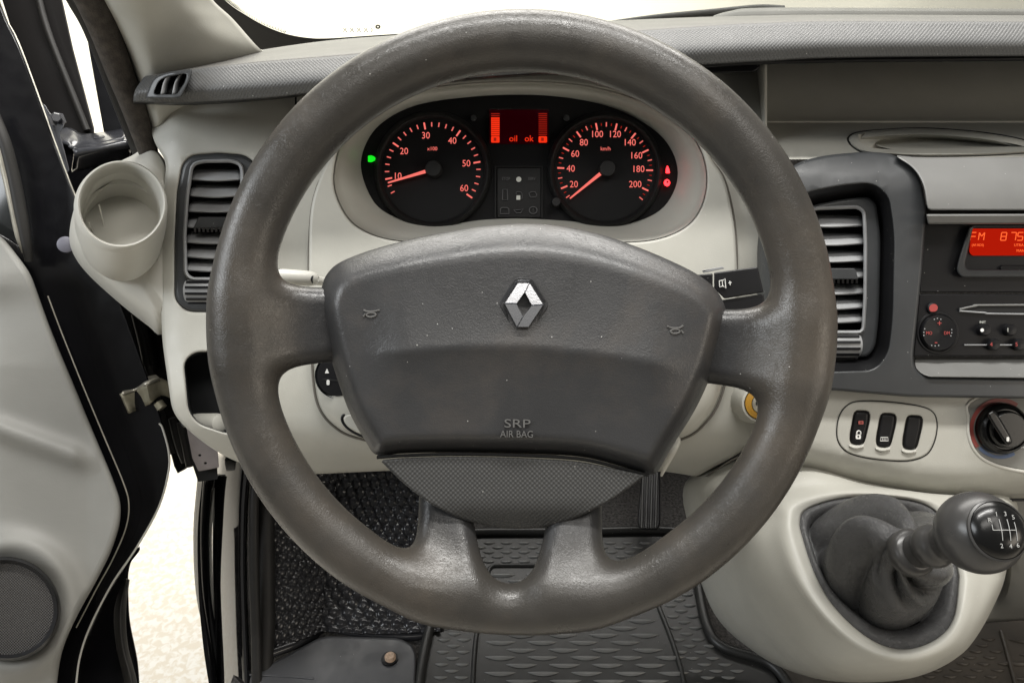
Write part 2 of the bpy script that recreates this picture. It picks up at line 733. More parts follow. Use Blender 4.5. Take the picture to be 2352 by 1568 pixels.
STEEL = material('zinc_steel', (.42, .40, .34), .38, metal=.6, var=.15, vscale=60)
KHAKI = material('khaki_zinc_bracket', (.30, .28, .21), .5, metal=.4, var=.2, vscale=80)
HINGEM = material('dark_painted_steel', (.03, .031, .036), .22, coat=.3, var=.2, vscale=60)
GREYST = material('grey_primer_plate', (.23, .20, .19), .5, var=.12, vscale=40)
RUBBER = material('grey_mat_rubber', (.021, .021, .020), .42, var=.15, vscale=25, dust=.04, bumps=(('noise', 700, .0001),))
RUBRIB = material('highlit_mat_rib', (.15, .15, .145), .28, var=.1, vscale=30)  # paler than the mat: the ribs' bright highlights are put into this colour
MATBR = material('brown_mat_rubber', (.050, .042, .033), .46, var=.2, vscale=25, dust=.03)
LINING = material('black_pebbled_lining', (.028, .028, .031), .20, var=.15, vscale=30)
PLATE = material('grey_plate_plastic', (.045, .046, .050), .42, var=.1, vscale=25, rvar=.08, dust=.03)
CARPET = material('grey_speckled_carpet', (.055, .052, .05), .9, var=.6, vscale=260, bumps=(('noise', 500, .002),))
GAITER = material('grey_leatherette', (.075, .075, .076), .27, var=.08, vscale=30, dust=.03, rvar=.06, bumps=(('leather', 600, .0002), ('noise', 800, .0001)))
KNOB = material('satin_grey_knob', (.042, .041, .040), .30, var=.05, vscale=40, rvar=.05)
GLOSSBLACK = material('gloss_black', (.004, .004, .004), .24, coat=.0)
WHITEP = material('white_print', (.75, .75, .72), .5)
GREYP = material('dim_grey_print', (.085, .085, .088), .5)
LIGHTP = material('pale_print', (.55, .56, .52), .5)
REDP = material('red_print', (.27, .06, .05), .5)
BLUEP = material('blue_print', (.10, .15, .27), .5)
YELLOW = material('amber_plastic', (.38, .20, .025), .35)
TAPE = material('pale_grey_plug', (.14, .14, .17), .5)
RED_NUM = emitter('lit_red_numeral', (1.0, .19, .155), 1.0)
RED_TICK = emitter('lit_red_tick', (1.0, .19, .155), .85)
RED_LCD = emitter('lit_red_display', (1.0, .035, .008), .95)
RED_LCD2 = emitter('dim_red_display', (.75, .03, .015), .42)
RED_BACK = emitter('dark_red_display', (.035, .0, .002), .35)
RADIO_RED = emitter('radio_red_display', (.80, .018, .004), .55)
RADIO_TXT = emitter('radio_lit_text', (1.0, .13, .03), 1.2)
GREEN_L = emitter('lit_green_lamp', (.01, 1.0, .02), .9)
RED_L = emitter('lit_red_lamp', (1.0, .02, .025), 7.0)
BUTTON_RED = emitter('lit_button_red', (.8, .16, .14), .6)
DIAL = material('dial_face', (.0045, .0045, .005), .7, spec=.25)
DIALRING = material('dial_surround', (.007, .007, .007), .5, spec=.3)
LENS = clear_glass('cluster_lens', (.97, .97, .97), .004)
WINDSCREEN = clear_glass('windscreen_glass', (.96, .98, .95), .04)
TINT = material('dark_tinted_glass', (.02, .022, .022), .06, coat=.3)
# ================================================================== the setting
ZF = 0.50                                    # cabin floor above the hall floor


def onz(z):
    return lambda x, y: (z - CAM.z) / (-(np.asarray(y, float) - CY) / F * math.cos(PITCH) - math.sin(PITCH))


GF = bpy.data.materials.new('pale_speckled_hall_floor')
GF.use_nodes = True
_n, _l = GF.node_tree.nodes, GF.node_tree.links
_tc = _n.new('ShaderNodeTexCoord')
_no = _n.new('ShaderNodeTexNoise')
_no.inputs['Scale'].default_value = 70
_no.inputs['Detail'].default_value = 4
_no.inputs['Distortion'].default_value = .6
_rp = _n.new('ShaderNodeValToRGB')
_rp.color_ramp.elements[0].position = .43
_rp.color_ramp.elements[0].color = (.66, .60, .50, 1)
_rp.color_ramp.elements[1].position = .58
_rp.color_ramp.elements[1].color = (.76, .735, .68, 1)
_l.new(_tc.outputs['Object'], _no.inputs['Vector'])
_l.new(_no.outputs['Fac'], _rp.inputs[0])
_l.new(_rp.outputs[0], _n['Principled BSDF'].inputs['Base Color'])
_n['Principled BSDF'].inputs['Roughness'].default_value = .35
WALLM = material('warm_white_wall', (.80, .79, .74), .8, var=.10, vscale=.9)

g = mk('hall_floor', [(-9, -6, 0), (9, -6, 0), (9, 9, 0), (-9, 9, 0)], [(0, 1, 2, 3)], GF, smooth_=False, to_cam=False)
g['kind'] = 'structure'
g = mk('hall_wall', [(-9, 6, 0), (9, 6, 0), (9, 6, 5), (-9, 6, 5)], [(0, 1, 2, 3)], WALLM, smooth_=False)
g['kind'] = 'structure'
g = mk('cabin_floor', [(-.33, .25, ZF), (1.3, .25, ZF), (1.3, 1.45, ZF), (-.33, 1.45, ZF),
                       (-.33, .25, ZF - .05), (1.3, .25, ZF - .05), (1.3, 1.45, ZF - .05), (-.33, 1.45, ZF - .05)],
       [(0, 1, 2, 3), (7, 6, 5, 4), (0, 4, 5, 1), (1, 5, 6, 2), (2, 6, 7, 3), (3, 7, 4, 0)], CARPET, smooth_=False, to_cam=False)
g['kind'] = 'structure'
# bulkhead that closes the footwell
g = mk('footwell_bulkhead', [(-.36, 1.30, ZF), (1.3, 1.30, ZF), (1.3, 1.22, 1.06), (-.36, 1.22, 1.06),
                             (-.36, 1.34, ZF), (1.3, 1.34, ZF), (1.3, 1.26, 1.06), (-.36, 1.26, 1.06)],
       [(0, 1, 2, 3), (7, 6, 5, 4), (3, 2, 6, 7), (0, 3, 7, 4), (1, 5, 6, 2)], CARPET, smooth_=False, to_cam=False)
g['kind'] = 'structure'

# ================================================================== dashboard
dash = thing('dashboard', 'two-tone van dashboard, pale beige panels under a long grey ribbed top pad', 'dashboard', P(1100, 1000, .74))

CLUSTER = smooth([(829, 386), (843, 325), (883, 278), (960, 241), (1078, 223), (1202, 218), (1313, 226), (1414, 250), (1498, 295), (1541, 342),
                  (1557, 396), (1545, 446), (1511, 487), (1447, 513), (1380, 515), (1296, 507), (1195, 502), (1111, 505), (1044, 513), (977, 513),
                  (903, 497), (856, 460)], 6)
CLUSTER = ccw(CLUSTER)
BOWL = resample(smooth([(768, 400), (790, 320), (850, 258), (940, 214), (1060, 194), (1200, 188), (1330, 196), (1440, 222), (1540, 270), (1600, 330),
                        (1622, 400), (1612, 470), (1575, 520), (1500, 550), (1380, 556), (1195, 552), (1010, 556), (890, 548), (815, 515), (778, 460)], 6), 10)
VENT_L = poly([(440, 357), (504, 352), (566, 357), (590, 380), (580, 560), (574, 716), (430, 716), (401, 690), (401, 560), (407, 440), (420, 376)],
              [30, 10, 20, 20, 10, 30, 25, 25, 10, 10, 25])
POCKET = poly([(447, 808), (600, 806), (600, 995), (516, 994), (455, 973), (433, 945), (422, 830)], [18, 10, 10, 10, 20, 20, 20])


def fascia_w(x, y):
    x, y = np.asarray(x, float), np.asarray(y, float)
    w = np.full(x.shape, .745)
    w += .022 * np.clip((415 - x) / 75, 0, 2) ** 2
    w += .05 * np.clip((y - 960) / 130, 0, 1.2) ** 2
    w += .030 * np.clip((340 - y) / 150, 0, 1.5) ** 1.5
    w -= .012 * np.exp(-((y - 900) / 90) ** 2) * np.clip((700 - x) / 120, 0, 1)
    return w


FASC = poly([(329, 236), (346, 300), (358, 335), (383, 372), (372, 470), (367, 578), (372, 779), (382, 850), (396, 948), (433, 989), (488, 1031), (543, 1061),
             (620, 1080), (708, 1089), (900, 1080), (1200, 1078), (1529, 1082), (1600, 1094), (1700, 1040), (1770, 980), (1775, 700), (1752, 520), (1752, 146), (1400, 120), (735, 190)],
            [4, 40, 40, 30, 60, 60, 60, 40, 30, 40, 40, 40, 30, 30, 30, 30, 30, 6, 30, 20, 20, 20, 4, 4, 4])
panel('fascia', FASC, fascia_w, BEIGE, dash, holes=[BOWL, VENT_L, POCKET], bevel=7, depth=.03, step=22, res=9)
panel('dash_core', offset(resample(ccw(FASC), 30), -12), .87, HOLE, dash, bevel=0, depth=.01, step=0)
# binnacle hood round the instruments
rows = []
for t in np.linspace(0, 1, 9):
    a = align(BOWL, 140)
    b = align(CLUSTER, 140)
    q = a * (1 - t) + b * t
    w = fascia_w(q[:, 0], q[:, 1]) * (1 - t) + .785 * t
    w = w - .004 + .006 * (t > 0) - .012 * math.sin(math.pi * t) * .3
    rows.append(np.column_stack([q, w]))
rings('instrument_hood', rows, BEIGE, dash, raw=True, sharp=80)
# raised binnacle moulding with the seam round it
BIN = smooth([(754, 366), (790, 285), (870, 222), (990, 184), (1195, 168), (1400, 180), (1520, 218), (1600, 290), (1632, 362), (1662, 410), (1680, 480), (1690, 560),
              (1692, 700), (1665, 860), (1500, 900), (900, 900), (738, 860), (712, 700), (710, 560), (716, 470), (738, 400)], 6)
panel('binnacle_cover', BIN, lambda x, y: fascia_w(x, y) - .010, BEIGE, dash, holes=[resample(offset(BOWL, 2), 12)], bevel=6, depth=.012, step=40, res=12)
for nm, pts in (('panel_gap', [(757, 362), (752, 385), (730, 425), (716, 480), (710, 560), (709, 650)]),
                ('panel_gap', [(1628, 350), (1634, 368), (1664, 412), (1684, 490), (1692, 570), (1692, 640)])):
    p = np.array(pts, float)
    tube(nm, np.column_stack([p, fascia_w(p[:, 0], p[:, 1]) - .0035]), .0011, GROOVE, dash)
tube('panel_gap', [(679, 222, .758), (679, 250, .755), (678, 300, .751)], .0009, DARKER, dash)

# top pad
ub = [(306, 233, .692), (430, 236, .676), (600, 226, .665), (735, 211, .66), (1000, 186, .66), (1200, 170, .66), (1400, 160, .66), (1603, 149, .66),
      (1751, 141, .66), (2011, 131, .66), (2900, 126, .66)]
ut = [(330, 178, .70), (451, 159, .682), (600, 143, .675), (788, 128, .672), (1000, 108, .672), (1200, 92, .672), (1411, 76, .672), (1603, 62, .672),
      (1751, 54, .672), (2011, 50, .672), (2900, 54, .672)]
uc = [(352, 163, .78), (451, 146, .80), (560, 122, .82), (754, 94, .84), (960, 78, .86), (1200, 58, .87), (1411, 48, .88), (1603, 40, .88),
      (1751, 36, .88), (2011, 34, .88), (2900, 39, .88)]
ul = [(x, y + 6, .74) for x, y, w in ub]
um = [((a[0] + b[0]) / 2 - (4 if i else 8), a[1] * .55 + b[1] * .45, (a[2] + b[2]) / 2 - .012) for i, (a, b) in enumerate(zip(ub, ut))]
u1 = [(a[0] * .5 + b[0] * .5, a[1] * .38 + b[1] * .62, (a[2] + b[2]) / 2 + .004) for a, b in zip(ut, uc)]
back = [(x + 4, y + 2, w + .16) for x, y, w in uc]
sheet('knurled_pad_front', [ub, um, ut], PADTEX, dash, nu=10, nv=8, thick=.012)
sheet('pad_top', [ut, u1, uc, back], PADTOP, dash, nu=10, nv=6, thick=.004)
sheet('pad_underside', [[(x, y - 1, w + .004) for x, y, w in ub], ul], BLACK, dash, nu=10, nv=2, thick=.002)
# raised demister strip along the windscreen
sheet('demister_strip', [[(1636, 41, .90), (1660, 40, .89), (1740, 38, .888), (2011, 36, .888), (2900, 40, .888)],
                         [(1640, 36, .905), (1672, 27, .90), (1740, 20, .90), (2011, 20, .90), (2900, 26, .90)],
                         [(1650, 35, .95), (1690, 26, .96), (1750, 19, .97), (2011, 19, .98), (2900, 25, .98)]], PADTOP, dash, nu=8, nv=4, thick=.003)

# side-window demister in the pad's end
dv = thing('window_demister', 'small slanted air outlet with two fins at the end of the grey top pad', 'air vent', P(380, 215, .67))
DVO = poly([(333, 226), (352, 178), (384, 166), (443, 158), (436, 185), (415, 226)], [8, 22, 10, 8, 4, 8])
DVI = poly([(352, 217), (366, 184), (388, 176), (430, 170), (424, 190), (407, 217)], [8, 16, 8, 5, 3, 6])
dvw = lambda x, y: .655 + .016 * np.clip((400 - np.asarray(x, float)) / 100, 0, 1) + .0 * np.asarray(y, float)
panel('outlet_frame', DVO, dvw, DARK, dv, holes=[DVI], bevel=4, depth=.02, step=0, res=6)
panel('outlet_back', offset(DVI, 3), lambda x, y: dvw(x, y) + .018, HOLE, dv, bevel=0, depth=.002, step=0)
for x0 in (374, 400):
    sheet('fin', [[(x0 + 16, 171, .660), (x0 + 4, 192, .660), (x0 - 2, 218, .660)], [(x0 + 26, 172, .674), (x0 + 17, 192, .674), (x0 + 12, 218, .674)]], SLAT, dv, nu=4, nv=2, thick=.0012)

# ------------------------------------------------------------------ side air vent


def vent(t, frame_out, frame_in, w, slats, thumb, wheel, fill):
    panel('vent_frame', frame_out, w, DARK, t, holes=[frame_in], bevel=7, depth=.03, step=0, res=7, segs=4)
    panel('vent_back', offset(ccw(frame_in), 4), w + .036, HOLE, t, bevel=0, depth=.002, step=0)
    # inner lip
    a = resample(ccw(frame_in), 7)
    rings('vent_lip', [lw(offset(a, 5), w - .001), lw(offset(a, 2), w - .0035), lw(offset(a, -3), w - .002), lw(offset(a, -4), w + .02)], SLAT, t, raw=True, sharp=70)
    for i, (xl, xr, y) in enumerate(slats):
        b = 4 if i % 2 else 3
        sheet('slat', [[(xl + 10, y - 16, w + .026), ((xl + xr) / 2, y - 17, w + .026), (xr, y - 16, w + .026)],
                       [(xl + 2, y - 5, w + .012), ((xl + xr) / 2, y - 6, w + .010), (xr, y - 5, w + .012)],
                       [(xl, y + 6, w + .004), ((xl + xr) / 2, y + 6 + b, w - .001), (xr, y + 6, w + .004)],
                       [(xl, y + 11, w + .006), ((xl + xr) / 2, y + 11 + b, w + .001), (xr, y + 11, w + .006)]], SLAT, t, nu=6, nv=3, thick=.0014)
    x0, x1, y = thumb
    th = panel('thumb_tab', poly([(x0 + 12, y - 18), (x1 - 8, y - 18), (x1, y + 8), (x0, y + 8)], 4), w - .004, DARK, t, bevel=2, depth=.012, step=0)
    for k in range(9):
        xx = x0 + 4 + (x1 - x0 - 8) * k / 8
        mk('grip_tooth', PA([(xx - 2.6, y + 6, w - .007), (xx + 2.6, y + 6, w - .007), (xx + 2.6, y + 17, w - .004), (xx - 2.6, y + 17, w - .004),
                             (xx - 2.6, y + 6, w + .004), (xx + 2.6, y + 6, w + .004), (xx + 2.6, y + 17, w + .004), (xx - 2.6, y + 17, w + .004)]),
           [(0, 1, 2, 3), (7, 6, 5, 4), (0, 4, 5, 1), (1, 5, 6, 2), (2, 6, 7, 3), (3, 7, 4, 0)], BLACK, th, smooth_=False)
    xa, xb, ya = wheel
    panel('wheel_slot', poly([(xa - 6, ya - 13), (xb + 6, ya - 13), (xb + 6, ya + 13), (xa - 6, ya + 13)], 5), w - .001, HOLE, t, bevel=0, depth=.001, step=0)
    wh = lathe('airflow_wheel', [(.0, -.016), (.011, -.016), (.0125, -.013), (.0125, .013), (.011, .016), (0, .016)], P((xa + xb) / 2, ya, w + .006), RT, SLAT, t, n=28, sharp=30)
    c = P((xa + xb) / 2, ya, w + .006)
    for k in range(14):
        a = math.pi * 2 * k / 14
        d = math.cos(a) * UP - math.sin(a) * FW
        e = c + d * .0127
        s = (math.cos(a) * -FW - math.sin(a) * UP) * .0011
        q = [e - RT * .013 - s, e + RT * .013 - s, e + RT * .013 + s, e - RT * .013 + s]
        q += [v + d * .0012 for v in q]
        mk('ridge', [tuple(v) for v in q], [(0, 1, 2, 3), (4, 5, 6, 7), (0, 1, 5, 4), (2, 3, 7, 6), (1, 2, 6, 5), (3, 0, 4, 7)], BLACK, wh, smooth_=False)


vl = thing('side_air_vent', 'upright grey louvred air vent beside the beige cup holder', 'air vent', P(490, 715, .74))
VLI = poly([(442, 377), (470, 371), (530, 370), (553, 377), (556, 400), (548, 560), (542, 640), (440, 640), (427, 628), (425, 540), (431, 450)], [14, 6, 10, 12, 8, 8, 8, 8, 8, 8, 8])
vent(vl, offset(ccw(resample(VENT_L, 8)), -1), VLI, .744,
     [(441, 553, 403), (437, 552, 440), (433, 551, 476), (429, 550, 512), (428, 548, 547), (427, 546, 580), (427, 545, 611)], (444, 530, 516), (446, 492, 669), 1)

# ------------------------------------------------------------------ pocket, knob
p3 = resample(ccw(POCKET), 8)
rings('pocket_lining', [lw(p3, lambda x, y: fascia_w(x, y) + .004), lw(offset(p3, -2), lambda x, y: fascia_w(x, y) + .02), lw(offset(p3, -6), .80)], DARK, dash, raw=True, cap=True, sharp=50)
hk = thing('bonnet_release', 'pale beige round pull in the dark pocket beside the steering wheel', 'pull handle', P(495, 985, .78))
lathe('pull', [(0, -.03), (.010, -.03), (.010, .002), (.009, .006), (.006, .008), (0, .008)], P(496, 972, .765), RT * .8 - FW * .5 + UP * .05, BEIGE, hk, n=24)
lathe('stem', [(.004, -.05), (.004, -.028)], P(496, 972, .765), RT * .8 - FW * .5 + UP * .05, DARK, hk, n=12)

# ------------------------------------------------------------------ cup holder
ch = thing('cup_holder', 'pale beige round cup holder on the outer end of the dashboard', 'cup holder', P(275, 700, .74))


def ring_w(cx, cy, rx, ry, w0, tilt=0.0, rot=0, n=72):
    e = ell(cx, cy, rx, ry, n, rot)
    return np.column_stack([e, w0 + tilt * (e[:, 1] - cy)])


ROT = rad(-12)
rings('cup_wall', [ring_w(277, 475, 108, 104, .700, -.00028, ROT), ring_w(278, 470, 104, 101, .691, -.00028, ROT), ring_w(279, 469, 100, 97, .688, -.00028, ROT),
                   ring_w(279, 469, 96, 93, .690, -.00028, ROT), ring_w(279, 474, 94, 91, .697, -.0003, ROT), ring_w(278, 484, 93, 90, .712, -.0003, ROT), ring_w(277, 500, 91, 88, .735, -.0003, ROT),
                   ring_w(276, 512, 88, 85, .752, -.0003, ROT), ring_w(275, 519, 80, 77, .760, -.0003, ROT)], BEIGE_SIDE, ch, raw=True, cap=True, sharp=60)
rings('cup_sleeve', [ring_w(277, 475, 107.8, 103.8, .6998, -.00028, ROT), ring_w(277, 508, 106, 103, .718, -.00028, ROT), ring_w(279, 545, 95, 98, .748, -.00028, ROT), ring_w(281, 560, 84, 86, .78, -.0003, ROT)],
      BEIGE_SIDE, ch, raw=True, sharp=80)
SH0 = smooth([(352, 338), (302, 358), (250, 386), (196, 430), (170, 480), (159, 545), (172, 590), (208, 636), (279, 700), (340, 748), (372, 768), (400, 700), (400, 560), (400, 420)], 7)
SH1 = smooth([(356, 352), (306, 372), (258, 396), (208, 438), (182, 488), (172, 545), (185, 586), (222, 628), (288, 686), (345, 728), (372, 745), (390, 690), (390, 560), (390, 420)], 7)
SH2 = smooth([(350, 380), (306, 392), (262, 412), (222, 450), (196, 492), (190, 545), (203, 584), (238, 622), (296, 668), (345, 700), (366, 710), (378, 660), (378, 560), (378, 430)], 7)
SH3 = smooth([(330, 440), (306, 440), (282, 446), (262, 468), (246, 500), (238, 545), (250, 580), (272, 606), (306, 640), (335, 660), (350, 660), (360, 620), (360, 560), (352, 480)], 7)
rings('holder_shell', [lw(SH0, .83), lw(SH0, .80), lw(SH1, .765), lw(SH2, .752), ring_w(277, 520, 98, 98, .752)], BEIGE_SIDE, ch, n=110, sharp=80)
for a, b in (((227, 470, .7475), (240, 520, .7595)), ((203, 510, .742), (214, 535, .757))):
    tube('rib', [a, ((a[0] + b[0]) / 2, (a[1] + b[1]) / 2, (a[2] + b[2]) / 2), b], .0008, BEIGE_SIDE, ch)

# ------------------------------------------------------------------ steering column shroud and controls
SHR = smooth([(727, 800), (724, 850), (735, 925), (768, 972), (830, 1002), (1000, 1030), (1200, 1036), (1400, 1030), (1560, 1004), (1620, 962), (1652, 905), (1664, 830), (1640, 780), (1400, 700), (1000, 700), (760, 770)], 7)
sh = thing('steering_column_shroud', 'beige plastic shroud round the steering column behind the wheel', 'column shroud', P(1200, 1036, .66))
SHRr = resample(ccw(SHR), 14)
rings('shroud_shell', [lw(SHRr, .75), lw(SHRr, .66), lw(offset(SHRr, -4), .642), lw(offset(SHRr, -14), .632), lw(offset(SHRr, -34), .628)], BEIGE, sh, raw=True, cap=True, sharp=70)
tube('panel_gap', np.column_stack([offset(SHRr, 6)[:, :2], fascia_w(*offset(SHRr, 6).T) - .009]), .0013, GROOVE, sh, n=2, closed=True)
dl = thing('height_dial', 'dark round rocker dial on the steering column shroud, half hidden by the airbag cover', 'dial', P(780, 905, .63))
lathe('dial_body', [(.0175, -.01), (.0175, .003), (.016, .005), (0, .005)], P(778, 862, .632), -FW, DARKER, dl, n=48)
lathe('dial_ring', [(.0176, .0), (.0186, .004), (.0186, -.006), (.0176, -.006)], P(778, 862, .632), -FW, DARK, dl, n=48, cap=False)
panel('dial_split', poly([(740, 868), (815, 876), (815, 880), (740, 872)], 0), .6265, HOLE, dl, bevel=0, depth=.0005, step=0)
panel('white_mark', poly([(751, 846), (756, 857), (746, 857)], 1.5), .6262, WHITEP, dl, bevel=0, depth=.0005, step=0)
panel('white_mark', rrect(750, 872, 757, 884, 3), .6262, WHITEP, dl, bevel=0, depth=.0005, step=0)
b3 = smooth([(790, 958), (812, 952), (850, 975), (850, 1000), (822, 993), (797, 976)], 6)
panel('shroud_button', b3, .627, BEIGE, sh, bevel=4, depth=.01, step=0)
tube('button_gap', np.column_stack([offset(ccw(b3), 4), np.full(len(b3), .6295)]), .0011, DARKER, sh, n=2, closed=True)

sl = thing('indicator_stalk', 'pale grey stalk tip behind the wheel beside the airbag cover', 'stalk', P(690, 650, .62))
tube('stalk', [(770, 650, .64, .0035), (720, 642, .625, .0042), (716, 640, .62, .0058), (690, 638, .615, .0062), (650, 636, .61, .0064), (640, 634, .61, .0058)], 0, BEIGE_SIDE, sl, k=18)
tube('collar', [(719, 632, .6165), (716, 640, .613), (717, 650, .6165)], .0009, DARKER, sl)
tube('stalk_end', [(640, 634, .61, .006), (630, 628, .612, .0045), (625, 623, .614, .002)], 0, SILVER, sl, k=14)

sr = thing('audio_remote', 'charcoal audio remote with a speaker-plus symbol beside the airbag cover', 'audio remote', P(1690, 718, .61))
panel('upper_key', poly([(1640, 626), (1740, 613), (1754, 671), (1664, 686), (1640, 662)], [3, 4, 4, 3, 3]), .600, DARKER, sr, bevel=3, depth=.03, step=0)
panel('lower_key', poly([(1650, 690), (1754, 675), (1757, 716), (1720, 722), (1650, 716)], [3, 4, 4, 3, 3]), .602, DARKER, sr, bevel=3, depth=.03, step=0)
panel('side_key', poly([(1560, 634), (1637, 628), (1637, 690), (1560, 690)], 3), .601, DARKER, sr, bevel=3, depth=.03, step=0)
panel('top_key', poly([(1612, 621), (1660, 612), (1664, 617), (1616, 627)], 1), .604, SLAT, sr, bevel=1, depth=.02, step=0)
tube('speaker_symbol', [(1652, 645, .5985), (1660, 644, .5985), (1665, 640, .5985), (1667, 662, .5985), (1661, 657, .5985), (1653, 659, .5985)], .00045, WHITEP, sr, n=1, closed=True, k=6)
tube('speaker_symbol', [(1659, 646, .5985), (1660, 657, .5985)], .0004, WHITEP, sr, n=2, k=6)
tube('plus_symbol', [(1673, 650, .5985), (1680, 649, .5985)], .0004, WHITEP, sr, n=2, k=6)
tube('plus_symbol', [(1676, 645, .5985), (1677, 655, .5985)], .0004, WHITEP, sr, n=2, k=6)

ig = thing('ignition_lock', 'round ignition lock with an amber ring half behind the wheel rim', 'ignition lock', P(1745, 960, .70))
lever = thing('column_adjuster', 'slim pale lever tip beside the lower corner of the airbag cover', 'lever', P(1535, 1060, .60))
tube('lever_tip', [(1556, 1012, .60, .0030), (1543, 1036, .60, .0034), (1530, 1064, .605, .0026), (1519, 1092, .61, .0010)], 0, BEIGE_SIDE, lever, k=10)
tube('lever_stem', [(1556, 1012, .60, .003), (1500, 980, .63, .003)], 0, BEIGE_SIDE, lever, k=10)
igc, iga = P(1745, 926, .722), -FW
lathe('lock_boss', [(.0215, -.03), (.0190, -.004), (.0172, .002), (.0155, .003), (.0150, 0), (0, -.001)], igc, iga, BEIGE, ig, n=48, cap=False)
lathe('amber_ring', [(.0145, -.001), (.0145, .004), (.0095, .006), (.0090, .001)], igc, iga, YELLOW, ig, n=48, cap=False)
lathe('lock_barrel', [(.0088, -.002), (.0088, .006), (.0065, .008), (0, .008)], igc, iga, STEEL, ig, n=32)
panel('key_slot', rrect(1736, 922, 1754, 930, 2), .7135, HOLE, ig, bevel=0, depth=.0005, step=0)
# ================================================================== instrument cluster
WC = .785
ic = thing('instrument_cluster', 'black instrument cluster with red-lit rev counter and speedometer', 'instrument cluster', P(1193, 515, WC))
panel('cluster_face', offset(CLUSTER, 6), WC + .004, DIAL, ic, bevel=0, depth=.004, step=0, res=8)
panel('lens', offset(CLUSTER, 3), lambda x, y: WC - .011 - .024 * (515 - np.asarray(y, float)) / 300 + 0 * np.asarray(x, float), LENS, ic, bevel=0, depth=.0005, step=0, res=8)


def gauge(name, label, c, R0, ang, ticks, nums, unit, needle):
    gx, gy = c
    gq = mk(name, PA(np.vstack([[(gx, gy, WC - .0005)], lw(ell(gx, gy, R0 - 4, R0 - 4, 64), WC - .0005)])), [(0, 1 + i, 1 + (i + 1) % 64) for i in range(64)], DIAL, ic)
    gq['label'] = label
    # raised rim round the dial, open towards the bottom
    th = np.linspace(0, 2 * math.pi, 72, endpoint=False)
    e = lambda r, w: np.column_stack([gx + r * np.cos(th), gy - r * np.sin(th), np.full(72, w)])
    rings('dial_rim', [e(R0 - 6, WC), e(R0 - 3, WC - .004), e(R0 + 3, WC - .006), e(R0 + 10, WC - .003), e(R0 + 12, WC + .003)], DIALRING, gq, raw=True, sharp=70)
    for v, r0, r1, wd_, m in ticks:
        a = rad(ang(v))
        d = np.array([math.cos(a), -math.sin(a)])
        nrm = np.array([-d[1], d[0]])
        cc = np.array(c)
        q = [cc + d * r0 - nrm * wd_, cc + d * r0 + nrm * wd_, cc + d * r1 + nrm * wd_, cc + d * r1 - nrm * wd_]
        mk('tick', PA([(*k, WC - .0012) for k in q]), [(0, 1, 2, 3)], m, gq, smooth_=False)
    for s, x, y in nums:
        text('numeral', s, x, y, WC - .0014, 15.0, RED_NUM, gq, extrude=.0001, sx=.92)
    text('unit_lettering', unit[0], unit[1], unit[2], WC - .0014, 8.6, RED_NUM, gq, extrude=.0001, sx=.95)
    (x0, y0), (x1, y1) = needle
    d = np.array([x1 - x0, y1 - y0], float)
    d /= np.linalg.norm(d)
    nr = np.array([-d[1], d[0]])
    a, b = np.array([x0, y0]), np.array([x1, y1])
    q = np.array([a - nr * 4, a + nr * 4, b + nr * 1.7, b - nr * 1.7])
    nd = mk('needle', PA(np.vstack([lw(q, WC - .007), lw(q, WC - .005)])), [(0, 1, 2, 3), (4, 5, 6, 7), (0, 1, 5, 4), (1, 2, 6, 5), (2, 3, 7, 6), (3, 0, 4, 7)], RED_NUM, gq, smooth_=False)
    lathe('needle_hub', [(.0085, 0), (.0085, .006), (.0075, .009), (.0, .0095)], P(gx + 3, gy, WC - .001), -FW, HOLE, nd, n=32)
    return gq


angL = lambda v: 190.8 - 45.2 * (v - 10) / 10
tk = []
for v in range(6, 62, 2):
    if v > 60:
        break
    tk.append((v, 95, 111, 1.9, RED_NUM) if v % 10 == 0 else (v, 100, 110, 1.35, RED_TICK))
gauge('rev_counter', 'red-lit rev counter dial reading up to 60', (994, 391), 124, angL, tk,
      [('10', 913, 405), ('20', 928, 348), ('30', 978, 312), ('40', 1039, 324), ('50', 1071, 376), ('60', 1066, 433)], ('x100', 993, 342), ((977, 394), (891, 420)))
angR = lambda v: 101.2 - 25.35 * (v - 100) / 20
tk = []
for v in range(10, 215, 5):
    if v % 20 == 0:
        tk.append((v, 94, 110, 1.9, RED_NUM))
    elif v % 10 == 0:
        tk.append((v, 100, 110, 1.3, RED_TICK))
    else:
        tk.append((v, 102, 108, 1.0, RED_LCD2))
gauge('speedometer', 'red-lit speedometer dial reading up to 200', (1390, 391), 122, angR, tk,
      [('20', 1318, 424), ('40', 1311, 388), ('60', 1321, 354), ('80', 1341, 328), ('100', 1371, 309), ('120', 1412, 309), ('140', 1446, 328), ('160', 1461, 358), ('180', 1466, 389), ('200', 1459, 424)],
      ('km/h', 1391, 342), ((1379, 399), (1309, 456)))
ds = panel('display', rrect(1124, 252, 1260, 331, 2), WC - .001, RED_BACK, ic, bevel=0, depth=.001, step=0)
for x0, lit in ((1128, True), (1237, False)):
    for k in range(11):
        y0 = 260.5 + k * 4.75
        m = RED_LCD if (lit and k >= 2) else RED_LCD2
        hh = 3.9 if (lit and k >= 2) else 2.2
        panel('bar_segment', rrect(x0, y0, x0 + 19.5, y0 + hh, 0), WC - .0016, m, ds, bevel=0, depth=.0003, step=0)
    panel('bar_icon', rrect(x0, 313, x0 + 19.5, 328, 3), WC - .0016, RED_LCD, ds, bevel=0, depth=.0003, step=0)
    panel('icon_mark', rrect(x0 + 6, 316.5, x0 + 12, 324, 1), WC - .0020, RED_LCD2, ds, bevel=0, depth=.0002, step=0)
text('display_text', 'oil', 1179, 319, WC - .0018, 14, RED_LCD, ds, extrude=.0001)
text('display_text', 'ok', 1215, 319, WC - .0018, 14, RED_LCD, ds, extrude=.0001)
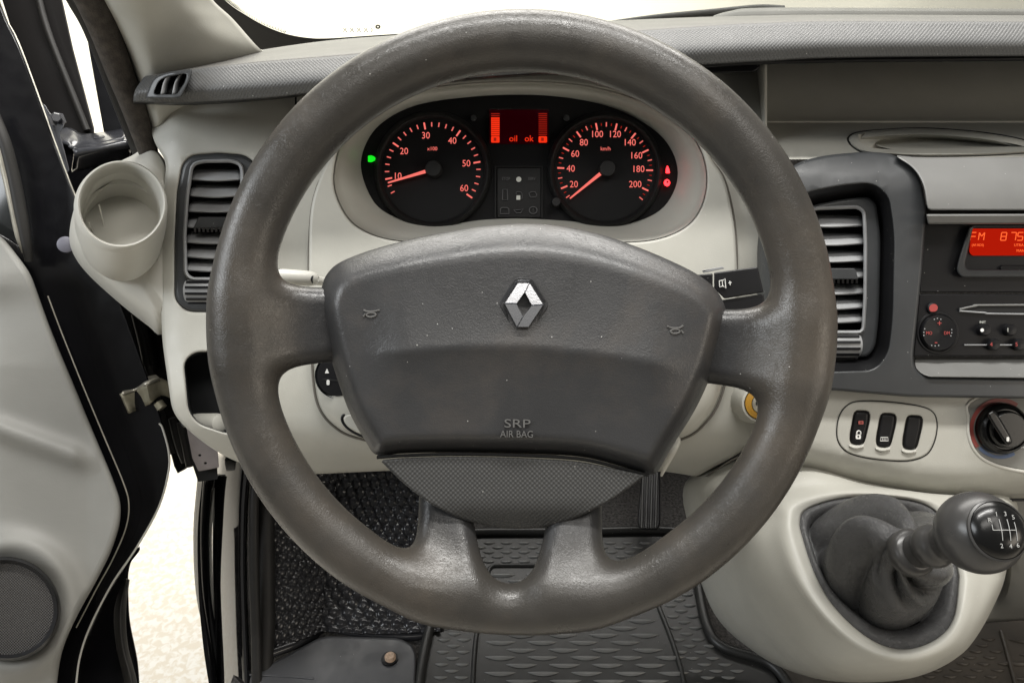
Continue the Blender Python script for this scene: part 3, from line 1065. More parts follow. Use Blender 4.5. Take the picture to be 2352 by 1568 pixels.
wp = panel('warning_panel', rrect(1141, 385, 1243, 500, 3), WC + .0005, material('warning_panel_black', (.0065, .0065, .007), .5, spec=.3), ic, bevel=2, depth=.002, step=0)
tube('panel_edge', [(1138, 500, WC - .001), (1138, 383, WC - .001), (1245, 383, WC - .001), (1245, 500, WC - .001)], .0009, HOLE, wp, n=1, k=6)
WI = WC - .0012
text('lettering', 'STOP', 1162, 411, WI, 7, GREYP, wp, extrude=.0001, sx=.8)
text('lettering', 'SERV', 1221, 411, WI, 7, GREYP, wp, extrude=.0001, sx=.8)
panel('warning_symbol', ell(1191.5, 412, 6, 6, 20), WI, LIGHTP, wp, bevel=0, depth=.0002, step=0)
panel('warning_symbol', rrect(1186, 449, 1195, 459, 1), WI, LIGHTP, wp, bevel=0, depth=.0002, step=0)
tube('warning_symbol', [(1186, 447, WI), (1186, 441, WI), (1195, 441, WI), (1199, 445, WI), (1199, 456, WI), (1196, 456, WI)], .0003, GREYP, wp, n=2, k=6)
for cx_, cy_, sh_ in ((1160, 447, [(-5, -12), (5, -12), (6, 12), (-6, 12)]), (1224, 447, [(-9, -3), (-4, -6), (5, -6), (9, 0), (6, 6), (-6, 6)]),
                      (1159, 484, [(-10, -4), (-6, -7), (6, -7), (10, -4), (10, 7), (-10, 7)]), (1191, 484, [(-11, -3), (-4, -2), (4, -2), (11, -5), (5, 5), (-5, 5)])):
    tube('warning_symbol', [(cx_ + a, cy_ + b, WI) for a, b in sh_], .00045, GREYP, wp, n=1, k=6, closed=True)
tube('warning_symbol', lw(ell(1224.5, 483, 9, 8, 16), WI), .0005, GREYP, wp, n=1, k=6, closed=True)
text('warning_symbol', '!', 1224.5, 483, WI, 8, GREYP, wp, extrude=.0001)
for x in (1088, 1301):
    sc_ = lathe('retaining_clip', [(.003, 0), (.003, .002), (0, .0025)], P(x, 272, WC + .002), -FW, DARK, ic, n=16)
lathe('reset_button', [(.005, 0), (.005, .010), (.004, .012), (0, .012)], P(1276, 468, WC), -FW, BLACK, ic, n=24)
panel('green_lamp', poly([(845, 358), (853, 357), (860, 360), (864, 365), (860, 370), (853, 373), (845, 372)], 2), WC - .002, GREEN_L, ic, bevel=0, depth=.0003, step=0)
panel('red_lamp', poly([(1533, 380), (1536, 386), (1539, 398), (1529, 398), (1530, 386)], 1.5), WC - .002, RED_L, ic, bevel=0, depth=.0003, step=0)
panel('red_lamp', ell(1532, 420, 7, 8, 20), WC - .002, RED_L, ic, holes=[ell(1533, 418, 2.4, 2.6, 12)], bevel=0, depth=.0003, step=0)

# ================================================================== centre stack
cs = thing('centre_stack', 'dark grey centre stack housing with a silver-grey lid above the radio', 'centre stack', P(2100, 910, .70))
VREC = poly([(1800, 476), (1856, 442), (1939, 426), (2002, 421), (2040, 448), (2053, 535), (2049, 733), (2039, 812), (2008, 849), (1915, 852), (1830, 850), (1795, 800)],
            [30, 20, 30, 20, 30, 40, 40, 30, 30, 20, 20, 30])
FRM = poly([(1739, 690), (1739, 545), (1765, 440), (1819, 376), (1891, 357), (1991, 348), (2052, 353), (2099, 384), (2119, 424), (2128, 482), (2118, 614), (2109, 705),
            (2097, 818), (2101, 850), (2129, 867), (2900, 876), (2900, 924), (2089, 911), (1915, 896), (1800, 890), (1745, 860)],
           [30, 40, 50, 50, 30, 30, 30, 30, 30, 6, 30, 30, 10, 18, 12, 1, 1, 20, 20, 20, 30])
frw = lambda x, y: .682 + .018 * np.clip((430 - np.asarray(y, float)) / 80, 0, 1) ** 2 + .03 * np.clip((1800 - np.asarray(x, float)) / 60, 0, 1.2) ** 2
panel('stack_frame', FRM, frw, DARK, cs, holes=[VREC], bevel=6, depth=.05, step=26, res=8)
vr = resample(ccw(VREC), 8)
rings('vent_surround', [lw(vr, .683), lw(offset(vr, -6), .688), lw(offset(vr, -22), .704), lw(offset(vr, -34), .712)], DARKER, cs, raw=True, sharp=60)
cv = thing('centre_air_vent', 'upright grey louvred air vent beside the radio', 'air vent', P(1920, 850, .71))
CVO = ccw(resample(offset(vr, -30), 8))
CVI = poly([(1830, 486), (1880, 479), (1970, 476), (1984, 486), (1987, 560), (1986, 690), (1982, 757), (1975, 762), (1835, 762), (1826, 700)], [14, 8, 10, 10, 8, 8, 6, 4, 8, 8])
vent(cv, CVO, CVI, .700,
     [(1834, 1981, 509), (1834, 1984, 550), (1834, 1985, 590), (1834, 1986, 627), (1834, 1985, 664), (1834, 1984, 697), (1834, 1983, 729)], (1880, 1972, 634), (1900, 1958, 793), 1)
text('flow_symbol', 'o', 1974, 792, .6985, 8, SLAT, cv, extrude=.0002)
# lid
LID = poly([(2052, 356), (2110, 362), (2900, 358), (2900, 484), (2130, 483), (2122, 424), (2100, 386)], [10, 20, 1, 1, 10, 30, 30])
panel('stack_lid', LID, lambda x, y: .667 + .022 * np.clip((470 - np.asarray(y, float)) / 115, 0, 1) ** 2, SILVER, cs, bevel=4, depth=.02, step=22, res=9)
panel('lid_lip', poly([(2127, 492), (2900, 490), (2900, 513), (2132, 515)], [4, 1, 1, 4]), lambda x, y: .660 + .006 * np.clip((np.asarray(y, float) - 500) / 15, 0, 1), SILVER, cs, bevel=4, depth=.02, step=0)
panel('shadow_gap', poly([(2115, 470), (2900, 470), (2900, 540), (2115, 540)], 2), .700, HOLE, cs, bevel=0, depth=.004, step=0)
panel('tray_ledge', poly([(2100, 820), (2900, 826), (2900, 873), (2130, 865), (2103, 848)], [8, 1, 1, 20, 20]), lambda x, y: .700 - .022 * np.clip((np.asarray(y, float) - 820) / 45, 0, 1), SILVER, cs, bevel=2, depth=.01, step=12)

ra = thing('car_radio', 'black car radio with a red FM display, disc slot and round buttons', 'radio', P(2280, 817, .70))
panel('display_panel', poly([(2119, 512), (2900, 512), (2900, 671), (2113, 671)], 3), .6965, DARKER, ra, bevel=2, depth=.006, step=0)
BZ = poly([(2226, 519), (2494, 519), (2508, 637), (2208, 637), (2196, 622), (2200, 600)], [6, 6, 14, 14, 10, 20])
BZI = poly([(2235, 523), (2482, 523), (2490, 619), (2222, 619), (2216, 608), (2220, 590)], [4, 4, 8, 8, 8, 20])
panel('display_bezel', BZ, .690, DARK, ra, holes=[BZI], bevel=4, depth=.006, step=0, res=6)
panel('display_recess', offset(ccw(BZI), 2), .6945, DARKER, ra, bevel=0, depth=.001, step=0)
rd = panel('radio_display', poly([(2232, 525), (2476, 525), (2480, 587), (2232, 587), (2226, 578)], [3, 3, 6, 6, 4]), .693, RADIO_RED, ra, bevel=0, depth=.0008, step=0)


def seg7(digit, x, y, h, w_, wz, mat, par):
    S = {'8': 'abcdefg', '7': 'abc', '5': 'acdfg', 'F': 'aefg', 'M': 'efbcij'}[digit]
    sl_ = -.16
    X = lambda u, v: x + u * w_ - sl_ * (h - v * h) - (-sl_ * h / 2) * 0
    pt = {'a': ((0, 0), (1, 0)), 'b': ((1, 0), (1, .5)), 'c': ((1, .5), (1, 1)), 'd': ((0, 1), (1, 1)), 'e': ((0, .5), (0, 1)), 'f': ((0, 0), (0, .5)), 'g': ((0, .5), (1, .5)),
          'i': ((0, 0), (.5, .5)), 'j': ((.5, .5), (1, 0))}
    for s in S:
        (u0, v0), (u1, v1) = pt[s]
        if s == 'e' and digit == 'M':
            (u0, v0), (u1, v1) = (0, 0), (0, 1)
        if s in 'bc' and digit == 'M':
            pass
        a, b = (X(u0, v0), y + v0 * h), (X(u1, v1), y + v1 * h)
        g_ = .06
        a2 = (a[0] + (b[0] - a[0]) * g_, a[1] + (b[1] - a[1]) * g_)
        b2 = (b[0] - (b[0] - a[0]) * g_, b[1] - (b[1] - a[1]) * g_)
        tube('display_stroke', [(*a2, wz), (*b2, wz)], .00045, mat, par, n=1, k=6)


for ch_, x in (('F', 2228), ('M', 2247), ('8', 2298), ('7', 2320), ('5', 2336)):
    seg7(ch_, x, 534, 18, 12, .6925, RADIO_TXT, rd)
text('display_text', '(AF-RDS)', 2246, 563, .6924, 5.5, RADIO_TXT, rd, extrude=.0001, sx=.92)
text('display_text', 'UTRA', 2340, 563, .6924, 6, RADIO_TXT, rd, extrude=.0001)
text('display_text', 'MAN', 2344, 576, .6924, 6, RADIO_TXT, rd, extrude=.0001)
panel('display_button', poly([(2302, 609), (2420, 609), (2420, 622), (2302, 622), (2296, 616)], [6, 4, 4, 6, 5]), .692, BLACK, ra, bevel=2, depth=.004, step=0)
panel('radio_front', poly([(2112, 675), (2900, 677), (2900, 818), (2098, 818)], [3, 1, 1, 3]), .690, BLACK, ra, bevel=3, depth=.01, step=0)
panel('disc_slot', poly([(2202, 711), (2240, 704), (2900, 700), (2900, 724), (2260, 717), (2202, 713)], 1), .6893, HOLE, ra, bevel=0, depth=.0004, step=0)
tube('slot_lip', [(2204, 710, .6885), (2240, 703, .6885), (2300, 700.5, .6885), (2900, 699, .6885)], .0009, SILVER, ra)
tube('slot_lip', [(2204, 714, .6885), (2260, 718, .6885), (2330, 721, .6885), (2900, 724, .6885)], .0008, SLAT, ra)
pb = lathe('power_button', [(.0034, 0), (.0034, .003), (.0027, .004), (0, .004)], P(2141, 707, .690), -FW, BUTTON_RED, ra, n=24)
lathe('button_collar', [(.0048, 0), (.0048, .002), (.0036, .0025), (.0036, 0)], P(2140, 708, .690), -FW, BLACK, ra, n=24, cap=False)
dk = lathe('volume_dial', [(.0165, -.001), (.0162, .003), (.0150, .0045), (.0, .0035)], P(2153, 764, .690), -FW, BLACK, ra, n=48)
lathe('dial_groove', [(.0172, .0), (.0172, .0012), (.0182, .0012), (.0190, .0)], P(2153, 764, .690), -FW, DARKER, ra, n=48, cap=False)
W3 = .685
text('lit_symbol', '+', 2158, 743, W3, 14, BUTTON_RED, dk, extrude=.0001)
text('lit_symbol', '-', 2150, 785, W3, 16, BUTTON_RED, dk, extrude=.0001)
text('lit_symbol', 'MO', 2134, 765, W3, 7.5, BUTTON_RED, dk, extrude=.0001, sx=.85)
text('lit_symbol', 'DM', 2175, 765, W3, 7.5, BUTTON_RED, dk, extrude=.0001, sx=.85)
for x, y in ((2146, 733), (2153, 731), (2161, 733), (2124, 755), (2122, 763), (2122, 770), (2186, 757), (2186, 764), (2184, 771), (2140, 793), (2148, 794), (2156, 793)):
    panel('pip', ell(x, y, 1.6, 1.6, 8), W3, SLAT, dk, bevel=0, depth=.0002, step=0)
tube('front_line', [(2215, 792, .6888), (2900, 793, .6888)], .0006, SLAT, ra, n=2)
for s, x, y in (('', 2256, 758), ('1', 2315, 758), ('4', 2277, 791), ('5', 2335, 791)):
    bt = lathe('preset_button', [(.0052, 0), (.0052, .004), (.0042, .0055), (0, .0058)], P(x, y, .690), -FW, BLACK, ra, n=24)
    if s:
        text('button_digit', s, x, y, .6835, 9, LIGHTP if s == '1' else BUTTON_RED, bt, extrude=.0001)
    else:
        panel('button_dot', ell(x, y, 4.2, 4.2, 16), .6838, WHITEP, bt, bevel=0, depth=.0002, step=0)
text('button_caption', 'INIT', 2257, 740, .6892, 5.5, LIGHTP, ra, extrude=.0001)

# storage bay under the pad
SZ = 1.092
CUPR = smooth([(1947, 318), (1972, 304), (2050, 297), (2131, 295), (2251, 304), (2352, 322), (2400, 345), (2300, 356), (2130, 360), (2000, 354), (1962, 340)], 6)
CUPI = resample(offset(ccw(CUPR), -14), 12)
st = thing('storage_bay', 'open beige storage bay with an oval cup recess under the grey pad', 'storage shelf', P(2050, 350, .76))
fl = poly([(1735, 276), (2920, 276), (2920, 366), (1752, 366)], 1)
panel('bay_floor', fl, onz(SZ), BEIGE, st, holes=[CUPI], bevel=0, depth=.01, step=24, res=14)
rings('recess_lip', [lw(resample(ccw(CUPR), 12), lambda x, y: onz(SZ)(x, y) + .0002), lw(resample(offset(ccw(CUPR), -5), 12), onz(SZ + .003)), lw(offset(CUPI, 0), onz(SZ + .002)),
                     lw(offset(CUPI, -6), onz(SZ - .006)), lw(offset(CUPI, -10), onz(SZ - .009))], BEIGE, st, n=100, cap=True, sharp=70)
tube('recess_gap', lw(resample(ccw(CUPR), 16), lambda x, y: onz(SZ)(x, y) - .0005), .0009, DARKER, st, n=2, closed=True)
sheet('bay_back', [[(1690, 110, .90), (2050, 110, .90), (2920, 110, .90)], [(1690, 220, .855), (2050, 220, .855), (2920, 220, .855)],
                   [(1690, 262, .832), (2050, 262, .832), (2920, 262, .832)], [(1690, 280, .815), (2050, 280, .815), (2920, 280, .815)]], BEIGE, st, nu=4, nv=6)
sheet('bay_side', [[(1752, 130, .745), (1752, 250, .745), (1752, 400, .745)], [(1700, 118, .90), (1700, 250, .90), (1700, 400, .90)]], BEIGE, st, nu=4, nv=4)
sheet('bay_roof', [[(1603, 146, .70), (1900, 134, .70), (2920, 126, .70)], [(1640, 120, .90), (1900, 112, .90), (2920, 106, .90)]], BLACK, st, nu=4, nv=3)
panel('roof_bracket', poly([(1610, 148), (1747, 140), (1745, 158), (1730, 166), (1620, 168)], 6), .730, BLACK, st, bevel=3, depth=.02, step=0)

# ------------------------------------------------------------------ lower centre panel
lc = thing('lower_centre_panel', 'grey-beige lower dashboard panel between the radio and the gear lever', 'dashboard panel', P(2100, 1140, .70))
SWO = smooth([(1923, 985), (1930, 952), (1948, 930), (1975, 922), (2035, 923), (2105, 932), (2140, 945), (2151, 972), (2146, 1010), (2128, 1042), (2090, 1056), (2040, 1056), (1985, 1049), (1945, 1036), (1926, 1013)], 6)
HTR = smooth([(2229, 920), (2224, 960), (2224, 995), (2236, 1030), (2262, 1056), (2310, 1074), (2380, 1086), (2450, 1090), (2450, 1000), (2450, 900), (2330, 895)], 6)
LCO = poly([(1788, 930), (1800, 888), (1915, 893), (2089, 908), (2900, 920), (2900, 1142), (2260, 1144), (2153, 1139), (2053, 1127), (1933, 1101), (1845, 1076), (1800, 1062), (1786, 1000)],
           [30, 20, 20, 20, 1, 1, 40, 40, 40, 40, 30, 20, 20])


def lcw(x, y):
    y = np.asarray(y, float)
    x = np.asarray(x, float)
    yb = 1140 - 62 * np.clip((2150 - x) / 305, 0, 2) ** 1.3
    s = np.clip((y - (yb - 62)) / 62, 0, 1.2)
    return .698 + .030 * s ** 2 + .02 * np.clip((1800 - x) / 100, 0, 1.5) ** 2


panel('lower_fascia', LCO, lcw, BEIGE, lc, holes=[resample(offset(ccw(SWO), 1), 8), resample(ccw(HTR), 10)], bevel=4, depth=.02, step=18, res=9)
sw = thing('switch_panel', 'rounded beige panel with three upright black rocker switches', 'switch panel', P(2040, 1056, .70))
BAR = [(-10, -34), (4, -37), (19, -34), (20, -18), (15, 6), (7, 34), (-4, 37), (-18, 34), (-20, 18), (-16, -6)]
swh = []
for cx_, cy_ in ((1974.5, 982), (2035, 988), (2095.5, 993)):
    swh.append(smooth([(cx_ + a, cy_ + b) for a, b in BAR], 4))
panel('switch_plate', resample(ccw(SWO), 7), .6965, BEIGE, sw, holes=[resample(offset(ccw(s), 3), 6) for s in swh], bevel=3, depth=.01, step=0)
tube('plate_gap', np.column_stack([resample(ccw(SWO), 9), np.full(len(resample(ccw(SWO), 9)), .6985)]), .0010, HOLE, sw, n=2, closed=True)
for i, s in enumerate(swh):
    k = panel('rocker_switch', s, .6965, BLACK, sw, bevel=5, depth=.01, step=0)
    x, y = [(1974.5, 982), (2035, 988), (2095.5, 993)][i]
    sheet('switch_scoop', [[(x - 24, y + 33, .700), (x - 8, y + 38, .700), (x + 10, y + 36, .700)], [(x - 23, y + 42, .6945), (x - 8, y + 46, .6940), (x + 9, y + 43, .6945)],
                           [(x - 22, y + 46, .6965), (x - 8, y + 51, .6965), (x + 9, y + 47, .6965)]], BEIGE_SIDE, sw, nu=4, nv=3, thick=.001)
    if i == 0:
        panel('lock_symbol', rrect(x - 9, y + 15, x + 3, y + 26, 3), .6955, WHITEP, k, holes=[ell(x - 3, y + 20, 2.2, 2.6, 10)], bevel=0, depth=.0003, step=0)
        tube('lock_symbol', [(x - 7, y + 15, .6955), (x - 6, y + 9, .6955), (x - 2, y + 7, .6955), (x + 2, y + 9, .6955), (x + 2, y + 15, .6955)], .0006, WHITEP, k, n=3, k=6)
        panel('red_symbol', rrect(x - 3, y - 16, x + 9, y - 8, 2), .6955, REDP, k, holes=[rrect(x + 1, y - 13, x + 6, y - 11, 1)], bevel=0, depth=.0003, step=0)
    if i == 1:
        tube('heater_symbol', [(x - 12, y + 16, .6955), (x + 4, y + 16, .6955), (x + 5, y + 24, .6955), (x - 13, y + 24, .6955)], .0004, WHITEP, k, n=1, k=6, closed=True)
        for d in (-8, -4, 0):
            tube('heater_symbol', [(x + d, y + 18, .6955), (x + d - .5, y + 22, .6955)], .0003, WHITEP, k, n=1, k=6)
hc = thing('heater_control', 'black heater knob on a beige plate with a red and blue temperature arc', 'heater control', P(2300, 1060, .70))
hp = panel('control_plate', resample(offset(ccw(HTR), -2), 9), .704, DOORTRIM, hc, bevel=3, depth=.006, step=0)
tube('plate_rim', np.column_stack([offset(ccw(HTR), 1)[::3], np.full(len(HTR[::3]), .6985)]), .0016, BEIGE_SIDE, hc, n=2, closed=True)


def arc(name, a0, a1, r0, r1, mat, rxy=(2298, 985)):
    t = np.radians(np.linspace(a0, a1, 30))
    o = np.column_stack([rxy[0] + r1 * np.cos(t), rxy[1] - r1 * np.sin(t)])
    i = np.column_stack([rxy[0] + r0 * np.cos(t), rxy[1] - r0 * np.sin(t)])
    V = PA(np.vstack([lw(o, .7032), lw(i, .7032)]))
    mk(name, V, [(k, k + 1, 31 + k, 30 + k) for k in range(29)], mat, hc, smooth_=False)


arc('hot_arc', 55, 218, 62, 71, REDP)
arc('cold_arc', 222, 300, 60, 68, BLUEP)
for dx, dy in ((-4, -5), (5, -3), (-5, 4), (4, 5)):
    panel('fan_symbol', ell(2350 + dx, 1022 + dy, 4, 3, 10), .7030, WHITEP, hc, bevel=0, depth=.0003, step=0)
lathe('knob_skirt', [(.0232, 0), (.0232, .004), (.0215, .008), (.0190, .010), (.0180, .008), (0, .008)], P(2298, 983, .703), -FW, GLOSSBLACK, hc, n=56)
kn = lathe('control_knob', [(.0172, .006), (.0165, .012), (.0150, .0135), (0, .0135)], P(2298, 983, .703), -FW, GLOSSBLACK, hc, n=48)
g0, g1 = np.array((2278., 950)), np.array((2318., 1015))
d = (g1 - g0) / np.linalg.norm(g1 - g0)
nr = np.array((-d[1], d[0]))
bar = smooth([g0 - d * 6, g0 + nr * 10, (g0 + g1) / 2 + nr * 11, g1 + nr * 9, g1 + d * 6, g1 - nr * 9, (g0 + g1) / 2 - nr * 11, g0 - nr * 10], 5)
panel('grip_bar', bar, .676, GLOSSBLACK, kn, bevel=6, depth=.014, step=0, segs=4)
panel('pointer_mark', rrect(2312, 1003, 2318, 1013, 2), .6755, WHITEP, kn, bevel=0, depth=.0003, step=0)
# ================================================================== steering wheel
W0 = .480
KX = W0 / F
WX, WY = 1198.0, 746.0


def wl(x, y):                                   # survey pixel -> wheel plane metres
    return (x - WX) * KX, -(y - WY) * KX


def smin(a, b, k):
    h = np.maximum(k - np.abs(a - b), 0) / k
    return np.minimum(a, b) - h * h * h * k / 6


def rod(X, Y, Z, a, b, ha, hb, ra_, rb_):
    """rounded flat bar from a to b; half width and rounding vary along it"""
    a, b = np.array(a), np.array(b)
    d = b - a
    L = np.linalg.norm(d)
    d = d / L
    s = np.array((-d[1], d[0], 0))
    s /= np.linalg.norm(s)
    n = np.cross(d, s)
    px, py, pz = X - a[0], Y - a[1], Z - a[2]
    u = px * d[0] + py * d[1] + pz * d[2]
    v = px * s[0] + py * s[1]
    q = px * n[0] + py * n[1] + pz * n[2]
    t = np.clip(u / L, 0, 1)
    du = u - t * L
    hw = ha + (hb - ha) * t
    rr = ra_ + (rb_ - ra_) * t
    dv = np.maximum(np.abs(v) - hw, 0)
    return np.sqrt(du * du + dv * dv + q * q) - rr


def wheel_f(X, Y, Z):
    th = np.arctan2(Y, X)
    dn = np.clip((-np.sin(th) - .80) / .20, 0, 1)
    rm = .0177 - .0034 * dn ** 1.5 + .0008 * np.clip(np.sin(th), 0, 1)
    RR = .1760 + .0012 * dn
    rho = np.sqrt(X * X + Y * Y) - RR
    f = np.sqrt(rho * rho + (Z * 1.06) ** 2) - rm
    l0, l1 = wl(575, 752), wl(800, 742)
    f = smin(f, rod(X, Y, Z, (*l0, -.002), (*l1, -.026), .016, .0120, .010, .0115), .034)
    r0, r1 = wl(1822, 808), wl(1600, 792)
    f = smin(f, rod(X, Y, Z, (*r0, -.002), (*r1, -.026), .016, .0120, .010, .0115), .034)
    a0, a1 = wl(1034, 1348), wl(1004, 1120)
    f = smin(f, rod(X, Y, Z, (*a0, -.001), (*a1, -.036), .0115, .0032, .0105, .0118), .031)
    a0, a1 = wl(1304, 1354), wl(1342, 1130)
    f = smin(f, rod(X, Y, Z, (*a0, -.001), (*a1, -.036), .0115, .0032, .0105, .0118), .031)
    return f


V, Fc = surface_nets(wheel_f, (-.202, -.202, -.040), (.202, .202, .028), .0017)
sw_c = P(WX, WY, W0)
swt = thing('steering_wheel', 'worn brown-grey four-spoke steering wheel with a chrome diamond badge', 'steering wheel', sw_c)
wv = np.array(sw_c) + V[:, 0:1] * _R + V[:, 1:2] * _U - V[:, 2:3] * _F
o = mk('rim_and_spokes', wv, Fc, WHEEL, swt, to_cam=False, sharp=180)
rr_ = np.hypot(V[:, 0], V[:, 1])
wear_ = np.clip((rr_ - .128) / .030, 0, 1)
at_ = o.data.attributes.new('wear', 'FLOAT', 'POINT')
at_.data.foreach_set('value', (wear_ * wear_ * (3 - 2 * wear_)).astype(np.float32))
md = o.modifiers.new('relax', 'SMOOTH')
md.factor = .5
md.iterations = 4

PADO = ccw(smooth([(1210, 513), (1120, 518), (1042, 530), (968, 544), (898, 561), (832, 581), (778, 604), (752, 628), (740, 655), (735, 691), (740, 735), (749, 777), (768, 849), (802, 945), (838, 1010), (866, 1045),
                   (922, 1041), (1042, 1038), (1186, 1040), (1330, 1048), (1426, 1070), (1492, 1088), (1512, 1080), (1546, 1022), (1594, 945), (1632, 864), (1654, 790), (1667, 735),
                   (1664, 700), (1642, 662), (1606, 633), (1560, 608), (1474, 571), (1378, 538), (1290, 519)], 6))


def pad_w(x, y):
    x, y = np.asarray(x, float), np.asarray(y, float)
    sh_ = x.shape
    p = np.stack([x.ravel(), y.ravel()], 1)
    d = dist_to(p, PADO).reshape(sh_)
    d = np.where(inside(p, PADO).reshape(sh_), d, 0)
    D = np.clip(64 + 34 * (640 - y) / 120, 44, 96)
    h = -.020 * np.clip(1 - d / D, 0, 1) ** 2.2
    xc = np.array([700, 900, 1050, 1210, 1400, 1560, 1700])
    yc = np.interp(x, xc, np.array([826, 808, 796, 795, 815, 842, 866]))
    s = y - yc
    fade = np.clip(1 - (np.abs(x - 1215) - 270) / 130, 0, 1)
    fade = fade * fade * (3 - 2 * fade)
    t = np.clip(s / 46, 0, 1)
    step = np.where(s < 0, .0085 * np.exp(s / 150), .0085 * np.exp(-np.maximum(s, 0) / 95))
    h = h + step * fade + (1 - fade) * .0015
    return .4775 - h


pad = panel('airbag_cover', PADO, pad_w, PADM, swt, bevel=9, depth=.03, step=8.5, segs=4, res=8, sharp=75)
TRM = ccw(poly([(872, 1056), (922, 1051), (1042, 1047), (1186, 1050), (1330, 1058), (1420, 1077), (1484, 1091), (1454, 1113), (1402, 1150), (1330, 1187), (1258, 1211), (1162, 1216), (1066, 1196), (994, 1161), (936, 1118), (898, 1082)],
               [6, 40, 60, 60, 60, 50, 6, 40, 60, 60, 60, 60, 60, 60, 60, 30], 6))
panel('knurled_insert', TRM, lambda x, y: .484 + .012 * np.clip((np.asarray(y, float) - 1150 + .0 * np.asarray(x)) / 68, 0, 1.2) ** 2, TRIMK, swt, bevel=5, depth=.03, step=16, res=10)
# hub body behind the cover
rings('hub_body', [lw(offset(PADO, -16), .505), lw(offset(PADO, -18), .53), lw(offset(PADO, -60), .60)], DARKER, swt, raw=True)
panel('insert_back', offset(resample(TRM, 12), -6), .500, DARKER, swt, bevel=0, depth=.05, step=0)
tube('cover_gap', [(866, 1050, .4935), (922, 1046, .492), (1042, 1042.5, .491), (1186, 1045, .491), (1330, 1053, .491), (1424, 1074, .492), (1490, 1091, .4935)], .0011, HOLE, swt)

# badge, in its shallow recess
BC = np.array((1203.5, 699.0))


def bd(pts):
    return np.array([(BC[0] + a, BC[1] + b) for a, b in pts], float)


wb = float(pad_w(np.array([1203.]), np.array([699.]))[0])
hexo = bd([(-15, -53), (14, -53), (48, 2), (12, 56), (-18, 56), (-48, -2)])
hexr = ccw(hexo * 1.0)
rc = poly(offset(hexr, 6), 6)
rings('badge_surround', [lw(offset(ccw(resample(rc, 6)), 5), lambda x, y: pad_w(x, y) + .0008), lw(offset(ccw(resample(rc, 6)), 1.5), wb - .0014), lw(offset(ccw(resample(rc, 6)), -3), wb - .0008), lw(offset(ccw(resample(rc, 6)), -5), wb - .0002)],
      PADM, swt, raw=True, cap=True, sharp=60)
# chrome lozenge: four facets folded as an impossible diamond
Ain = [(2, -28), (18, 2), (-2, 28), (-17, -2)]
zt = wb - .0052
zl = wb - .0026
bv = []
H = [(-14, -50), (13, -50), (45, 1), (10, 53), (-16, 53), (-45, -2)]
pts = {'h%d' % i: (*p, zl) for i, p in enumerate(H)}
M3 = lambda p, z: (BC[0] + p[0], BC[1] + p[1], z)
quads = [
    [M3(H[0], zt), M3(H[1], zt), M3(Ain[0], zt - .0006), M3(Ain[3], zt), M3(H[5], zt)],          # upper left bar
    [M3(H[1], zt), M3(H[2], zt), M3(Ain[1], zt), M3(Ain[0], zt - .0006)],                         # upper right bar
    [M3(H[2], zt), M3(H[3], zt + .0010), M3(H[4], zt + .0010), M3(Ain[2], zt + .0008), M3(Ain[1], zt)],   # lower right bar
    [M3(H[5], zt), M3(Ain[3], zt), M3(Ain[2], zt + .0008), M3(H[4], zt + .0010)],                 # lower left bar
]
tilt = [(-.00000, .0000), (0, 0), (0, 0), (0, 0)]
for qd in quads:
    q = np.array(qd)
    c = q[:, :2].mean(0)
    q[:, :2] = c + (q[:, :2] - c) * .93
    fz = lambda yy: zt + np.where(yy < BC[1], .0020 * (BC[1] - yy) / 53, -.0003 * (yy - BC[1]) / 53)
    q[:, 2] = fz(q[:, 1])
    top = PA(q)
    low = q.copy()
    low[:, :2] = c + (q[:, :2] - c) / .93
    low[:, 2] = fz(low[:, 1]) + .0012
    bot = low.copy()
    bot[:, 2] = wb + .0015
    n = len(q)
    VV = np.vstack([top, PA(low), PA(bot)])
    FF = [tuple(range(n))]
    for r in (0, n):
        for i in range(n):
            FF.append((r + i, r + (i + 1) % n, r + n + (i + 1) % n, r + n + i))
    mk('badge_bar', VV, FF, CHROME, swt, smooth_=False)
# horn symbols and lettering, moulded into the cover


def on_pad(pts, lift=.0003):
    p = np.array(pts, float)
    return np.column_stack([p, pad_w(p[:, 0], p[:, 1]) - lift])


for cx_, cy_, fl_ in ((853, 719, 1), (1551, 757, -1)):
    tube('horn_symbol', on_pad([(cx_ - 18 * fl_, cy_ - 7), (cx_ - 10 * fl_, cy_ - 4), (cx_ + 6 * fl_, cy_ - 4), (cx_ + 19 * fl_, cy_ - 7)] if fl_ > 0 else [(cx_ + 18, cy_ - 9), (cx_ + 8, cy_ - 4), (cx_ - 8, cy_ - 4), (cx_ - 19, cy_ - 8)]), .00065, LETTER, pad, k=6)
    tube('horn_symbol', on_pad([(cx_ - 10, cy_ + 2), (cx_ - 2, cy_ - 1), (cx_ + 9, cy_ + 1), (cx_ + 9, cy_ + 6), (cx_ - 2, cy_ + 9), (cx_ - 10, cy_ + 6)]), .00065, LETTER, pad, n=4, k=6, closed=True)
    tube('horn_symbol', on_pad([(cx_ - 18 * fl_, cy_ + 8), (cx_ - 13 * fl_, cy_ + 1)]), .00065, LETTER, pad, n=2, k=6)
wt = float(pad_w(np.array([1188.]), np.array([985.]))[0])
SRPM = LETTER
text('moulded_lettering', 'SRP', 1188, 973, wt - .0004, 19, SRPM, pad, rot=rad(-.8), extrude=.0009, sx=1.45)
text('moulded_lettering', 'AIR BAG', 1187, 997, wt - .0004, 15, SRPM, pad, rot=rad(-.8), extrude=.0009, sx=.95)

